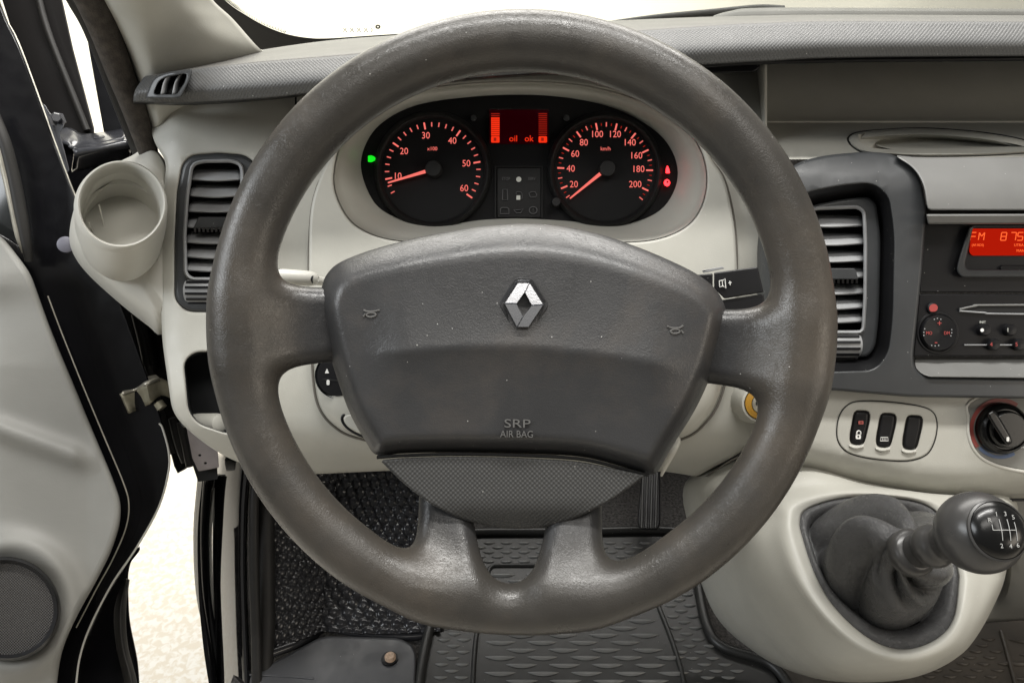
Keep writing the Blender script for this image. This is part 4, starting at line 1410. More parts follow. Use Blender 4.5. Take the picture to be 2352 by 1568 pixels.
# ================================================================== gear lever and console
con = thing('gear_console', 'pale beige console pod carrying the gear lever', 'console', P(1950, 1560, .75))
OPEN = [(2199, 1309), (2201, 1341), (2189, 1421), (2153, 1465), (2093, 1489), (2033, 1483), (1973, 1449), (1913, 1389), (1873, 1321), (1845, 1241), (1837, 1197), (1853, 1169), (1917, 1147), (1993, 1140), (2093, 1149), (2150, 1176), (2182, 1230)]
OPN = smooth(OPEN, 8)


def con_w(x, y):
    return .690 - .085 * (np.asarray(y, float) - 1140) / 350 + 0 * np.asarray(x, float)


OUT1 = [(2248, 1300), (2252, 1345), (2225, 1430), (2180, 1488), (2100, 1520), (2020, 1512), (1945, 1475), (1870, 1405), (1815, 1325), (1782, 1245), (1775, 1190), (1790, 1140), (1890, 1116), (1993, 1118), (2110, 1130), (2200, 1150), (2236, 1220)]
OUT2 = [(2300, 1305), (2290, 1350), (2245, 1440), (2195, 1500), (2100, 1542), (1990, 1548), (1890, 1522), (1800, 1440), (1735, 1350), (1705, 1260), (1698, 1190), (1705, 1120), (1850, 1080), (1993, 1112), (2150, 1136), (2290, 1146), (2312, 1220)]
OUT3 = [(2312, 1308), (2298, 1356), (2250, 1450), (2198, 1508), (2098, 1552), (1975, 1563), (1870, 1552), (1760, 1505), (1665, 1420), (1622, 1330), (1594, 1220), (1590, 1100), (1780, 1048), (1993, 1105), (2150, 1130), (2320, 1140), (2330, 1220)]
OUT4 = [(2300, 1320), (2290, 1370), (2245, 1455), (2190, 1515), (2095, 1556), (1975, 1567), (1868, 1556), (1765, 1516), (1661, 1436), (1612, 1342), (1584, 1220), (1596, 1090), (1780, 1048), (1993, 1105), (2150, 1130), (2320, 1140), (2330, 1220)]


def row3(pts, ws):
    return np.column_stack([np.array(pts, float), ws])


A = np.array(OPEN, float)
r_ = [row3(OPEN, con_w(A[:, 0], A[:, 1]) + .012), row3(OPEN, con_w(A[:, 0], A[:, 1]))]
A = A + (np.array(OUT1) - A) * .10
r_.append(np.column_stack([A, con_w(A[:, 0], A[:, 1]) - .0035]))
A = np.array(OPEN, float) + (np.array(OUT1) - np.array(OPEN)) * .45
r_.append(np.column_stack([A, con_w(A[:, 0], A[:, 1]) - .0060]))
A = np.array(OUT1, float)
r_.append(np.column_stack([A, con_w(A[:, 0], A[:, 1]) + np.array([.0, 0, 0, 0, 0, 0, 0, .002, .004, .006, .008, .004, 0, 0, 0, 0, 0])]))
r_.append(row3(OUT2, np.array([.668, .655, .635, .622, .618, .628, .645, .675, .70, .715, .725, .725, .712, .712, .712, .705, .69])))
r_.append(row3(OUT3, np.array([.72, .70, .67, .66, .66, .68, .73, .80, .83, .83, .83, .82, .76, .735, .735, .735, .735])))
r_.append(row3(OUT4, np.array([.82, .80, .78, .77, .78, .82, .86, .90, .92, .93, .94, .93, .80, .78, .78, .80, .81])))
r_ = [smooth(r, 8) for r in r_]
# interpolate between the rows for a round shape
R4 = np.array(r_).transpose(1, 0, 2)
fine = np.array([np.vstack([c[:2], smooth(c[1:], 5, False)[1:]]) for c in R4]).transpose(1, 0, 2)
rings('console_shell', list(fine), BEIGE, con, raw=True, sharp=70)
# side cheek that carries on to the floor on the passenger side
sheet('console_cheek', [[(2330, 1130, .73), (2400, 1135, .74), (2920, 1140, .74)], [(2318, 1220, .76), (2390, 1240, .77), (2920, 1250, .77)],
                        [(2300, 1320, .82), (2380, 1380, .82), (2920, 1390, .82)], [(2250, 1440, .86), (2330, 1425, .88), (2920, 1400, .88)]], DOORTRIM, con, nu=5, nv=5)
tube('panel_gap', [(1760, 1050, .728), (1845, 1079, .722), (1933, 1104, .722), (2053, 1130, .722), (2153, 1142, .722), (2260, 1147, .722), (2900, 1145, .722)], .0014, DARKER, con)
tube('panel_gap', [(1597, 1112, .815), (1640, 1082, .78), (1690, 1052, .75), (1740, 1042, .735)], .0008, GROOVE, con)

gl = thing('gear_lever', 'grey gear lever with a ball knob marked R 1 3 5 above a creased gaiter', 'gear lever', P(2030, 1480, .66))
KA = (RT * .22 + UP * .44 - FW * .87).normalized()
kc = P(2247, 1222, .502)
base = kc - KA * .062
ring_c = lambda c, r, n: np.array([tuple(c + s1 * (r * math.cos(2 * math.pi * i / n)) + s2 * (r * math.sin(2 * math.pi * i / n))) for i in range(n)])
s1 = (RT - KA * RT.dot(KA)).normalized()
s2 = KA.cross(s1)
# gaiter: from the frame edge up to the collar, with folds
ng = 216
op = align(np.column_stack([OPN, con_w(OPN[:, 0], OPN[:, 1])]), ng)
bot = PA(op)
cen = bot.mean(0)
th = np.linspace(0, 2 * math.pi, ng, endpoint=False)
e0 = np.array(base - KA * .006)
# match ring phase to the outline (ccw in pixel space = clockwise seen)
best = None
for sg in (1, -1):
    for ph in np.linspace(0, 2 * math.pi, 48, endpoint=False):
        ring = e0 + .015 * (np.cos(sg * th + ph)[:, None] * np.array(s1) + np.sin(sg * th + ph)[:, None] * np.array(s2))
        dd = ((ring - bot) ** 2).sum()
        if best is None or dd < best[0]:
            best = (dd, ring)
top = best[1]
nrm_up = np.cross(bot[20] - cen, bot[60] - cen)
nrm_up /= np.linalg.norm(nrm_up)
if np.dot(nrm_up, _CAM - cen) < 0:
    nrm_up = -nrm_up
# folds: angle on the rim, drift towards the knob, width, height, from, to
FOLDS = [(108, 0, 40, .015, -.12, .75), (150, 70, 13, -.016, -.1, .75), (186, 80, 22, .015, -.05, .92), (222, 75, 12, -.024, -.02, .95), (254, 60, 20, .015, -.05, .97),
         (284, 40, 12, -.015, .0, .9), (318, 20, 26, .007, -.05, .95), (350, 60, 9, -.010, .1, 1.0), (15, 60, 26, .008, .1, .95), (46, 100, 9, -.018, .2, 1.04), (66, 100, 9, .008, .35, 1.04), (84, 100, 7, -.012, .4, 1.04),
         (120, 130, 6, -.008, .5, 1.04), (240, 120, 6, -.006, .6, 1.04)]
ringw = .17 + .13 * np.clip(np.sin(th), 0, 1)
G = []
NR = 64
ax_ = np.array(KA)
for j in range(NR + 1):
    t = j / NR
    # flat rim first, then a slack bag
    TF = .18
    if t < TF:
        q = t / TF
        p = bot + (cen - bot) * (ringw[:, None] * q)
        p = p + nrm_up * (.004 * math.sin(math.pi * q) - .012 * q * q)
    else:
        q = (t - TF) / (1 - TF)
        b2 = bot + (cen - bot) * ringw[:, None] - nrm_up * .012
        dd = top - b2
        dn_ = np.outer(dd @ nrm_up, nrm_up)
        p = b2 + (dd - dn_) * q ** 1.25 + dn_ * (1 - (1 - q) ** 1.35)
        out = p - (cen * (1 - q) + e0 * q)
        out = out - np.outer(out @ nrm_up, nrm_up)
        out /= np.maximum(np.linalg.norm(out, axis=1, keepdims=True), 1e-6)
        amp = np.zeros(ng)
        for a_, b_, s_, A_, t0, t1 in FOLDS:
            if t0 < q < t1:
                bell = math.sin(math.pi * (q - t0) / (t1 - t0)) ** .8
                dth = (th - rad(a_ + b_ * (q - .4)) + math.pi) % (2 * math.pi) - math.pi
                amp += A_ * bell * np.exp(-np.abs(dth / rad(s_)) ** (1.6 if A_ > 0 else 1.0))
        p = p + (nrm_up * .60 + out * .85) * amp[:, None]
    G.append(p)
V = np.vstack(G)
Fc = []
for j in range(NR):
    for i in range(ng):
        a, b = j * ng + i, j * ng + (i + 1) % ng
        Fc.append((a, b, b + ng, a + ng))
o = mk('gaiter', V, Fc, GAITER, gl, sharp=180)
md = o.modifiers.new('relax', 'SMOOTH')
md.factor = .5
md.iterations = 2
lathe('collar', [(.0135, -.012), (.0165, -.008), (.0170, .0), (.0150, .003), (.0122, .004), (.0118, .012), (.0135, .014), (.0150, .018), (.0150, .022), (.0135, .026), (.0120, .028), (.0120, .034)], base, KA, KNOB, gl, n=48, sharp=50)
hn = [(.0120, .030)]
for a in np.linspace(-62, 76, 26):
    a = rad(a)
    hn.append((.0262 * math.cos(a), .062 + .0255 * math.sin(a)))
ball = lathe('knob', hn + [(.0, .0875)], base, KA, KNOB, gl, n=64, cap=False, sharp=60)
# cap with the shift pattern faces the driver
CA = (RT * .02 + UP * .30 - FW * .95).normalized()
c1 = (RT - CA * RT.dot(CA)).normalized()
c2 = CA.cross(c1)
cb = Matrix((c1, c2, CA)).transposed().to_4x4()
capc = kc + CA * .0175
cap = lathe('shift_cap', [(.0175, .0), (.0180, .0030), (.0172, .0046), (.0130, .0078), (.0070, .0095), (0, .0100)], capc, CA, GLOSSBLACK, gl, n=56, sharp=70)
lathe('cap_ring', [(.0180, .001), (.0190, .002), (.0190, .0035), (.0178, .0042)], capc, CA, KNOB, cap, n=56, cap=False)


def on_cap(x, y):
    r2 = x * x + y * y
    h = .0102 - .0052 * (r2 / .0172 ** 2)
    return capc + c1 * x + c2 * y + CA * (h + .0004)


def cap_line(a, b):
    pts = [on_cap(a[0] + (b[0] - a[0]) * t, a[1] + (b[1] - a[1]) * t) for t in np.linspace(0, 1, 7)]
    tube('pattern_line', [tuple(p) for p in pts], .00020, PRINTDIM, cap, n=1, k=6, world=True)


for a, b in (((-.0072, -.0004), (.0072, -.0004)), ((-.0072, -.0004), (-.0072, .0030)), ((-.0024, .0062), (-.0024, -.0066)), ((.0026, .0062), (.0026, -.0066)), ((.0072, .0045), (.0072, -.0066))):
    cap_line(a, b)
for s, x, y in (('R', -.0078, .0056), ('1', -.0028, .0092), ('3', .0028, .0094), ('5', .0076, .0074), ('2', -.0030, -.0098), ('4', .0026, -.0100), ('6', .0076, -.0094)):
    q = on_cap(x, y)
    rel = q - CAM
    w_ = rel.dot(FW)
    text('pattern_digit', s, CX + rel.dot(RT) / w_ * F, CY - rel.dot(UP) / w_ * F, w_ - .0006, 10, PRINTDIM, cap, extrude=.00005, basis=cb)
# ================================================================== footwell
rng = np.random.default_rng(4)


def pebbles(scale, amp, seed=1):
    def f(V):
        r = np.random.default_rng(seed)
        m, n = V.shape[:2]
        q = V.reshape(-1, 3)
        lo, hi = q.min(0), q.max(0)
        # arc-length coordinates on the sheet
        du = np.r_[0, np.cumsum(np.linalg.norm(np.diff(V[m // 2], axis=0), axis=1))]
        dv_ = np.r_[0, np.cumsum(np.linalg.norm(np.diff(V[:, n // 2], axis=0), axis=1))]
        U_, W_ = np.meshgrid(du, dv_)
        gx, gy = np.meshgrid(np.arange(-scale, du[-1] + scale, scale), np.arange(-scale, dv_[-1] + scale, scale * .87))
        gx = gx + (np.arange(gx.shape[0]) % 2)[:, None] * scale * .5
        s = np.stack([gx.ravel(), gy.ravel()], 1) + r.uniform(-.17, .17, (gx.size, 2)) * scale
        from mathutils.kdtree import KDTree
        kd = KDTree(len(s))
        for i, a in enumerate(s):
            kd.insert((a[0], a[1], 0), i)
        kd.balance()
        out = np.empty(U_.size)
        uu, ww = U_.ravel(), W_.ravel()
        for i in range(len(uu)):
            k = kd.find_n((uu[i], ww[i], 0), 2)
            out[i] = min((k[1][2] - k[0][2]) / (scale * .5), 1.0) * .45 + max(0.0, 1 - (k[0][2] / (scale * .56)) ** 2) * .75
        return (amp * np.clip(out, 0, 1.1) ** .8).reshape(U_.shape)
    return f


fl_ = thing('footwell_lining', 'black pebbled rubber lining in the driver footwell', 'floor lining', P(870, 1450, 1.0))
o = sheet('pebbled_front', [[(778, 1050, 1.03), (880, 1050, 1.03), (985, 1050, 1.03)], [(768, 1170, 1.015), (875, 1170, 1.015), (992, 1170, 1.015)], [(757, 1260, 1.0), (872, 1262, 1.0), (1000, 1262, 1.0)],
                            [(745, 1380, .98), (870, 1385, .98), (1006, 1385, .98)], [(737, 1450, .962), (870, 1456, .958), (1012, 1450, .96)]], LINING, fl_, nu=56, nv=40, thick=.003, disp=pebbles(.0135, .0030, 3))
o['kind'] = 'stuff'
o = sheet('pebbled_side', [[(600, 1060, .955), (705, 1055, .99), (778, 1050, 1.031)], [(598, 1180, .945), (700, 1175, .98), (768, 1170, 1.016)], [(596, 1290, .935), (690, 1280, .968), (756, 1270, 1.0)],
                           [(594, 1390, .925), (685, 1380, .952), (745, 1380, .981)], [(590, 1502, .915), (680, 1472, .938), (738, 1450, .963)]], LINING, fl_, nu=36, nv=40, thick=.003, disp=pebbles(.0115, .0026, 5))
o['kind'] = 'stuff'
sheet('lining_return', [[(985, 1050, 1.031), (975, 1050, 1.2)], [(1000, 1262, 1.001), (980, 1240, 1.15)], [(1012, 1450, .962), (1000, 1440, .985)]], LINING, fl_, nu=4, nv=6)
tube('lining_edge', [(622, 1500, .918, .006), (680, 1478, .94, .006), (735, 1453, .972, .006), (760, 1450, .975, .006), (860, 1458, .965, .006), (940, 1462, .962, .006), (1010, 1452, .968, .006)], 0, LINING, fl_)
fp = thing('foot_rest_plate', 'flat dark grey plate with one pale bolt in the footwell corner', 'floor plate', P(770, 1540, .92))
PL = poly([(576, 1548), (728, 1466), (752, 1460), (918, 1464), (948, 1480), (956, 1505), (950, 1660), (560, 1660)], [6, 20, 10, 20, 20, 20, 4, 4])
panel('plate', PL, onz(ZF + .016), PLATE, fp, bevel=5, depth=.02, step=30, res=10)
tube('plate_edge', [(574, 1549, .898), (640, 1552, .897), (720, 1558, .894)], .0014, PLATE, fp)
wq = float(onz(ZF + .016)(0, 1513))
lathe('bolt_washer', [(.0098, 0), (.0098, .002), (.0070, .0025), (.0, .0025)], P(895, 1513, wq), (0, 0, 1), BLACK, fp, n=24)
lathe('bolt', [(.0066, .002), (.0066, .006), (.0050, .008), (.002, .0076), (0, .0070)], P(897, 1514, wq), (0, 0, 1), material('pale_bolt', (.50, .36, .26), .55, var=.3, vscale=200), fp, n=20)

# ------------------------------------------------------------------ rubber mat
fm = thing('floor_mat', 'grey rubber floor mat with rows of lens-shaped ribs under the steering wheel', 'floor mat', P(1300, 1450, .97))
MZ = ZF + .006
MATO = poly([(1052, 1222), (1545, 1214), (1585, 1248), (1600, 1320), (1622, 1440), (1660, 1490), (1770, 1530), (1840, 1660), (950, 1660), (984, 1430)], [20, 30, 30, 30, 30, 40, 30, 4, 4, 40])
panel('mat_base', MATO, onz(MZ), RUBBER, fm, bevel=2, depth=.004, step=40, res=14)


def zrow(pts, z, r):
    return [(x, y, float(onz(z)(x, y)), r) for x, y in pts]


tube('mat_rim', zrow([(956, 1640), (968, 1530), (990, 1430), (1020, 1330), (1052, 1236), (1080, 1222), (1300, 1220), (1530, 1217), (1568, 1232), (1588, 1270), (1604, 1345), (1624, 1435), (1660, 1484), (1770, 1524), (1830, 1600)], MZ + .004, .006), 0, RUBBER, fm, k=12)
tube('mat_ridge', zrow([(1083, 1640), (1090, 1500), (1100, 1420), (1118, 1330), (1128, 1302), (1160, 1298), (1300, 1298), (1440, 1298), (1480, 1310), (1516, 1400), (1545, 1475), (1570, 1560), (1580, 1640)], MZ + .001, .003), 0, RUBBER, fm, k=10)
# ribs share two meshes


def rib_mesh(name, L, Wd, H):
    vs, fs = [], []
    N_ = 9
    for i in range(N_):
        u = -1 + 2 * i / (N_ - 1)
        hw = Wd * max(0.04, 1 - u * u) ** .8
        hh = H * max(0.03, 1 - u * u) ** .7
        sag = -Wd * .7 * (1 - u * u)
        for v, z in ((-1, 0), (-.55, .8), (0, 1), (.55, .7), (1, 0)):
            vs.append((u * L, v * hw + sag, z * hh))
    for i in range(N_ - 1):
        for j in range(4):
            a = i * 5 + j
            fs.append((a, a + 5, a + 6, a + 1))
    me = bpy.data.meshes.new(name)
    me.from_pydata(vs, [], fs)
    me.polygons.foreach_set('use_smooth', [True] * len(me.polygons))
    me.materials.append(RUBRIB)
    me.update()
    return me


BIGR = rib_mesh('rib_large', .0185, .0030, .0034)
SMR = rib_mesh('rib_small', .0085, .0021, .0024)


def gpos(x, y, z):
    return np.array(P(x, y, float(onz(z)(x, y))))


def inset_poly(px):
    return np.array([gpos(x, y, MZ)[:2] for x, y in px])


BIGF = inset_poly([(1135, 1308), (1470, 1308), (1500, 1385), (1560, 1560), (1568, 1600), (1100, 1600), (1104, 1430)])
SMF = [inset_poly([(1000, 1440), (1090, 1430), (1078, 1600), (985, 1600)]),
       inset_poly([(1075, 1242), (1550, 1236), (1566, 1262), (1484, 1290), (1128, 1290), (1060, 1300)]),
       inset_poly([(1500, 1300), (1580, 1290), (1598, 1360), (1612, 1440), (1650, 1500), (1700, 1530), (1720, 1600), (1590, 1600), (1560, 1480)])]
rib_spots = []


def fill(poly_, px_, py_, me, prt, z, count=None):
    lo, hi = poly_.min(0), poly_.max(0)
    c = 0
    r = 0
    y = lo[1]
    while y < hi[1]:
        x = lo[0] + (px_ * .5 if r % 2 else 0)
        while x < hi[0]:
            if inside(np.array([[x, y]]), poly_)[0]:
                o = bpy.data.objects.new('rib', me)
                COL.objects.link(o)
                o.parent = prt
                o.location = Vector((x, y, z)) - prt.location
                c += 1
            x += px_
        y += py_
        r += 1
    return c


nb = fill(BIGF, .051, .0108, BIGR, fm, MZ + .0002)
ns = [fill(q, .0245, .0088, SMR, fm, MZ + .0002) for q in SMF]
print('ribs', nb, ns)
pm = thing('passenger_floor_mat', 'brown-black rubber mat with ribs behind the gear console', 'floor mat', P(2250, 1500, .93))
PMO = poly([(1640, 1545), (1900, 1480), (2200, 1430), (2920, 1380), (2920, 1680), (1640, 1680)], 4)
panel('mat_base', PMO, onz(MZ - .003), MATBR, pm, bevel=2, depth=.004, step=40, res=16)
SMB = SMR.copy()
SMB.materials.clear()
SMB.materials.append(MATBR)
fill(inset_poly([(1760, 1572), (1900, 1566), (2100, 1556), (2215, 1470), (2280, 1440), (2300, 1480), (2330, 1610), (1780, 1610)]), .0245, .0088, SMB, pm, MZ - .0028)
BGB = BIGR.copy()
BGB.materials.clear()
BGB.materials.append(MATBR)
fill(inset_poly([(2320, 1440), (2352, 1432), (2420, 1440), (2420, 1610), (2350, 1610)]), .051, .0108, BGB, pm, MZ - .0028)
tube('mat_ridge', zrow([(2300, 1450), (2322, 1530), (2345, 1620)], MZ - .002, .003), 0, MATBR, pm)

# ------------------------------------------------------------------ accelerator
ac = thing('accelerator_pedal', 'black ribbed accelerator pedal hanging above the rubber mat', 'pedal', P(1490, 1217, 1.06))
PED = poly([(1476, 1060), (1516, 1060), (1517, 1200), (1512, 1216), (1470, 1216), (1464, 1200)], [4, 4, 14, 8, 8, 14])
pw = lambda x, y: 1.13 - .08 * (np.asarray(y, float) - 1060) / 156 + 0 * np.asarray(x, float)
panel('pedal_plate', PED, pw, BLACK, ac, bevel=4, depth=.012, step=0)
for x in (1474, 1484, 1495, 1506):
    tube('pedal_rib', [(x + 4, 1064, float(pw(x, 1064)) - .001), (x, 1200, float(pw(x, 1200)) - .001), (x, 1213, float(pw(x, 1213)) - .001)], .0021, RUBBER, ac)
tube('pedal_arm', [(1498, 1070, 1.12), (1500, 1030, 1.16), (1500, 980, 1.2)], .008, BLACK, ac)

# ================================================================== body round the door opening
bp = thing('body_pillar', 'glossy black painted door pillar and sill beside the footwell', 'door pillar', P(520, 1560, .92))
sheet('outer_flange', [[(453, 1100, .955), (476, 1096, .935), (500, 1090, .962)], [(444, 1215, .96), (467, 1215, .938), (485, 1215, .967)], [(449, 1353, .965), (470, 1353, .943), (486, 1353, .972)],
                       [(470, 1460, .965), (482, 1460, .945), (490, 1460, .97)], [(492, 1546, .965), (496, 1546, .945), (499, 1546, .97)], [(510, 1650, .965), (514, 1650, .945), (518, 1650, .97)]], PAINT, bp, nu=6, nv=6, thick=.01)
sheet('painted_pillar', [[(x_ - 38, y_, .955), (x_ - 22, y_, .935), (x_ + 8, y_, .912), (x_ + 30, y_, .902), (x_ + 44, y_, .915), (x_ + 52, y_, .95)]
                         for x_, y_ in ((538, 1040), (528, 1150), (526, 1300), (531, 1450), (538, 1600), (542, 1680))], PILLARP, bp, nu=8, nv=6, thick=.01)
tube('edge_glint_bead', [(503, 1088, .955), (486, 1180, .957), (483, 1260, .96), (487, 1400, .96), (497, 1555, .96)], .0022, BEIGE_SIDE, bp)  # pale bead paints the reflection along the black body edge
tube('sill_seal', [(592, 1060, .915, .005), (584, 1150, .905, .0055), (584, 1300, .90, .0058), (588, 1450, .897, .0058), (590, 1560, .893, .0058), (592, 1670, .89, .0058)], 0, SEALR, bp, k=14)
tube('sill_seal', [(620, 1080, .95, .009), (612, 1180, .935, .010), (611, 1300, .925, .0105), (611, 1430, .918, .0105), (607, 1540, .912, .010), (605, 1670, .905, .010)], 0, SEALR, bp, k=14)
gp = panel('primer_plate', poly([(428, 980), (500, 1030), (503, 1073), (456, 1082), (442, 1052)], 3), .86, GREYST, bp, holes=[ell(459, 1045, 3.4, 2.6, 12), ell(472, 1063, 3.4, 2.6, 12)], bevel=1, depth=.004, step=0)
panel('plate_backing', poly([(425, 990), (498, 1040), (500, 1100), (455, 1106), (440, 1060)], 3), .872, HOLE, bp, bevel=0, depth=.004, step=0)
jw = lambda x, y: .93 + 0 * np.asarray(x, float)
panel('hinge_pillar', poly([(60, 150), (150, 290), (240, 318), (330, 340), (420, 500), (440, 760), (470, 985), (450, 1060), (405, 1092), (392, 1040), (300, 760), (180, 480)], 14), jw, PAINT, bp, bevel=4, depth=.02, step=60, res=20)
for pts in ([(340, 840, .905), (372, 960, .905), (400, 1040, .91)], [(395, 960, .90), (410, 1020, .905), (425, 1060, .91)], [(415, 970, .89), (428, 1030, .895), (436, 1070, .90)], [(310, 720, .915), (330, 800, .915), (338, 850, .915)]):
    tube('wiring_loom', pts, .0045, SEALR, bp)
lathe('body_plug', [(.0085, 0), (.0085, .002), (.007, .003), (0, .0032)], P(152, 562, .82), -FW + RT * .3, TAPE, bp, n=28)
panel('wing_panel', poly([(196, 66), (214, 82), (262, 190), (312, 330), (300, 352), (241, 318)], 3), .90, PAINT, bp, bevel=2, depth=.01, step=0)

ap = thing('pillar_trim', 'smooth beige trim on the windscreen pillar above the dashboard', 'pillar trim', P(450, 130, .74))
sheet('trim_shell', [[(110, -320, .52), (130, -320, .50), (200, -320, .49), (270, -320, .51), (320, -320, .55)],
                     [(185, -110, .62), (225, -110, .58), (290, -110, .565), (360, -110, .585), (420, -110, .64)],
                     [(222, -10, .675), (256, -10, .63), (322, -10, .615), (400, -10, .64), (482, -8, .70)],
                     [(254, 58, .71), (288, 55, .665), (348, 48, .65), (440, 42, .675), (535, 44, .74)],
                     [(284, 130, .74), (318, 122, .695), (370, 108, .685), (480, 96, .71), (592, 108, .78)],
                     [(306, 205, .765), (340, 195, .725), (385, 180, .72), (500, 160, .75), (640, 150, .83)],
                     [(334, 300, .79), (362, 290, .76), (400, 270, .765), (520, 250, .80), (660, 230, .88)]], BEIGE, ap, nu=8, nv=8, thick=.004)
ds_ = thing('door_seal', 'brown flocked weather seal running down the door opening', 'weather seal', P(330, 345, .78))
tube('seal_bulb', [(90, -300, .54, .0145), (185, -60, .64, .0145), (212, 0, .665, .0140), (243, 75, .695, .0132), (276, 165, .725, .0125), (305, 240, .75, .0118), (332, 320, .775, .0105), (344, 360, .79, .009)], 0, FLOCK, ds_, k=18)
tube('seal_lip', [(40, -290, .60, .0030), (140, -40, .70, .0030), (164, 6, .72, .0034), (200, 70, .74, .0036), (250, 195, .77, .0038), (296, 310, .80, .0040), (316, 358, .81, .0040)], 0, SEALR, ds_, k=12)

# ================================================================== windscreen
wsn = thing('windscreen', 'windscreen glass with a black dotted border above the dashboard', 'windscreen', P(1176, 60, .98))


def scr(x, y):
    """depth of the raked glass: from the scuttle up and back over the driver"""
    k = (y - 784) / F
    # plane through P(1176, 95, 1.04) tilted back 48 degrees from the vertical
    p0 = np.array(P(1176, 95, 1.04))
    n = np.array((0, math.cos(rad(48)), math.sin(rad(48))))
    x, y = np.asarray(x, float), np.asarray(y, float)
    d = np.stack([(x - CX) / F, -(y - CY) / F, np.ones_like(x)], -1)
    dw = d[..., 0:1] * _R + d[..., 1:2] * _U + d[..., 2:3] * _F
    return (n @ (p0 - _CAM)) / (dw @ n)


GL = poly([(470, -260), (3000, -260), (3000, 112), (560, 118), (480, 40)], 2)
panel('glass', GL, scr, WINDSCREEN, wsn, bevel=0, depth=.0, step=0)
FR = np.vstack([smooth([(512, -4), (530, 12), (552, 27), (603, 57), (653, 77), (704, 87), (754, 88.5), (855, 82), (955, 76), (1200, 62), (1411, 54), (1700, 44), (3000, 44)], 6, False)])
frit = np.vstack([[(440, -40)], [(470, -60)], [(498, -20)], FR, [(3000, 118), (560, 122), (540, 90)]])
panel('black_border', frit, lambda x, y: scr(x, y) - .003, HOLE, wsn, bevel=0, depth=.001, step=0)
vs, fs = [], []
fr2 = smooth([(498, -20), (512, -4), (530, 12), (552, 27), (603, 57), (653, 77)], 14, False)
for row, (dy, rr) in enumerate(((2.2, 1.5), (5.2, 1.2), (8.0, .9))):
    for k in range(len(fr2)):
        a = fr2[k] if row % 2 == 0 else (fr2[k] + fr2[min(k + 1, len(fr2) - 1)]) / 2
        cx_, cy_ = a[0] + dy * .55, a[1] - dy * .85
        b = len(vs)
        e = lw(ell(cx_, cy_, rr, rr, 6), lambda x, y: scr(x, y) - .003)
        vs += list(PA(e))
        fs.append(tuple(range(b, b + 6)))
o = mk('border_dots', vs, fs, HOLE, wsn, smooth_=False)
o['kind'] = 'stuff'
ETCH = material('pale_glass_print', (.80, .78, .68), .6)
tube('approval_mark', lw(ell(873 - 5, 62, 4.2, 3.2, 14), lambda x, y: scr(x, y) - .003), .0011, material('dark_glass_print', (.10, .09, .07), .6), wsn, n=1, k=6, closed=True)
for k in range(9):
    xx = 788 + k * 8
    s_ = lambda q: (q[0], q[1], float(scr(q[0], q[1])) - .003)
    tube('approval_mark', [s_((xx, 64)), s_((xx + 3 * (-1) ** k, 69)), s_((xx + 1, 74))], .0006, ETCH, wsn, n=2, k=5)
wi = thing('wiper_arm', 'dark wiper arm lying outside the windscreen above the grey pad', 'wiper', P(1560, 40, 1.1))
tube('arm', [(1330, 66, 1.10, .003), (1420, 52, 1.12, .004), (1520, 40, 1.14, .005), (1640, 30, 1.16, .006), (1740, 22, 1.18, .007), (1800, 24, 1.18, .007)], 0, SEALR, wi, k=10)

# ================================================================== driver's door
dr = thing('driver_door', 'open driver door with black painted frame, grey-beige trim and round speaker', 'door', P(150, 1560, .85))
SHL = poly([(-420, -300), (-110, -300), (-8, -20), (14, 44), (44, 101), (94, 235), (131, 339), (175, 454), (245, 610), (300, 755), (345, 880), (378, 985), (390, 1045), (387, 1090), (368, 1160), (318, 1255), (258, 1344), (207, 1441), (184, 1514), (170, 1680), (-420, 1680)],
           [2, 10, 60, 60, 60, 60, 60, 60, 60, 60, 60, 50, 40, 40, 50, 60, 60, 60, 60, 2, 2])
WIN = poly([(-400, 200), (-20, 290), (4, 340), (24, 420), (40, 490), (52, 548), (56, 570), (20, 545), (-400, 340)], [4, 20, 20, 40, 40, 10, 8, 20, 4])


def shw(x, y):
    x, y = np.asarray(x, float), np.asarray(y, float)
    return .845 - .03 * np.clip((120 - x) / 300, 0, 1)


panel('door_frame', SHL, shw, PAINT, dr, holes=[WIN], bevel=6, depth=.05, step=22, res=14)
panel('window_pane', offset(resample(ccw(WIN), 10), 4), .858, TINT, dr, bevel=0, depth=.004, step=0)
tube('window_channel', [(-40, 250, .80, .004), (-4, 330, .80, .004), (14, 400, .805, .0042), (30, 470, .81, .0044), (44, 540, .815, .004), (55, 580, .82, .002)], 0, STEEL, dr, k=12)
tube('window_seal', [(-30, 230, .80, .006), (8, 320, .80, .006), (30, 400, .805, .006), (46, 480, .81, .006), (60, 555, .815, .005), (66, 600, .82, .004)], 0, SEALR, dr, k=12)
TRP = poly([(-420, 380), (0, 536), (44, 592), (70, 628), (118, 762), (168, 880), (207, 975), (258, 1095), (278, 1152), (277, 1198), (258, 1262), (221, 1335), (184, 1399), (140, 1491), (118, 1680), (-420, 1680)],
           [4, 60, 30, 40, 60, 60, 60, 60, 40, 40, 60, 60, 60, 60, 4, 4])


def trw(x, y):
    x, y = np.asarray(x, float), np.asarray(y, float)
    w = np.full(x.shape, .800)
    # grab shelf line and swell round the speaker
    yl = 985 + .36 * (x - 0)
    w -= .010 * np.exp(-((y - yl) / 26) ** 2) * np.clip((230 - x) / 60, 0, 1)
    w -= .016 * np.clip((y - 640) / 200, 0, 1) * np.clip((200 - x) / 200, 0, 1)
    d = np.sqrt(((x - 18) / 150) ** 2 + ((y - 1395) / 152) ** 2)
    w -= .012 * np.exp(-((d - .95) / .22) ** 2)
    w -= .012 * np.exp(-((y - 640) / 50) ** 2) * np.clip((120 - x) / 120, 0, 1)
    return w


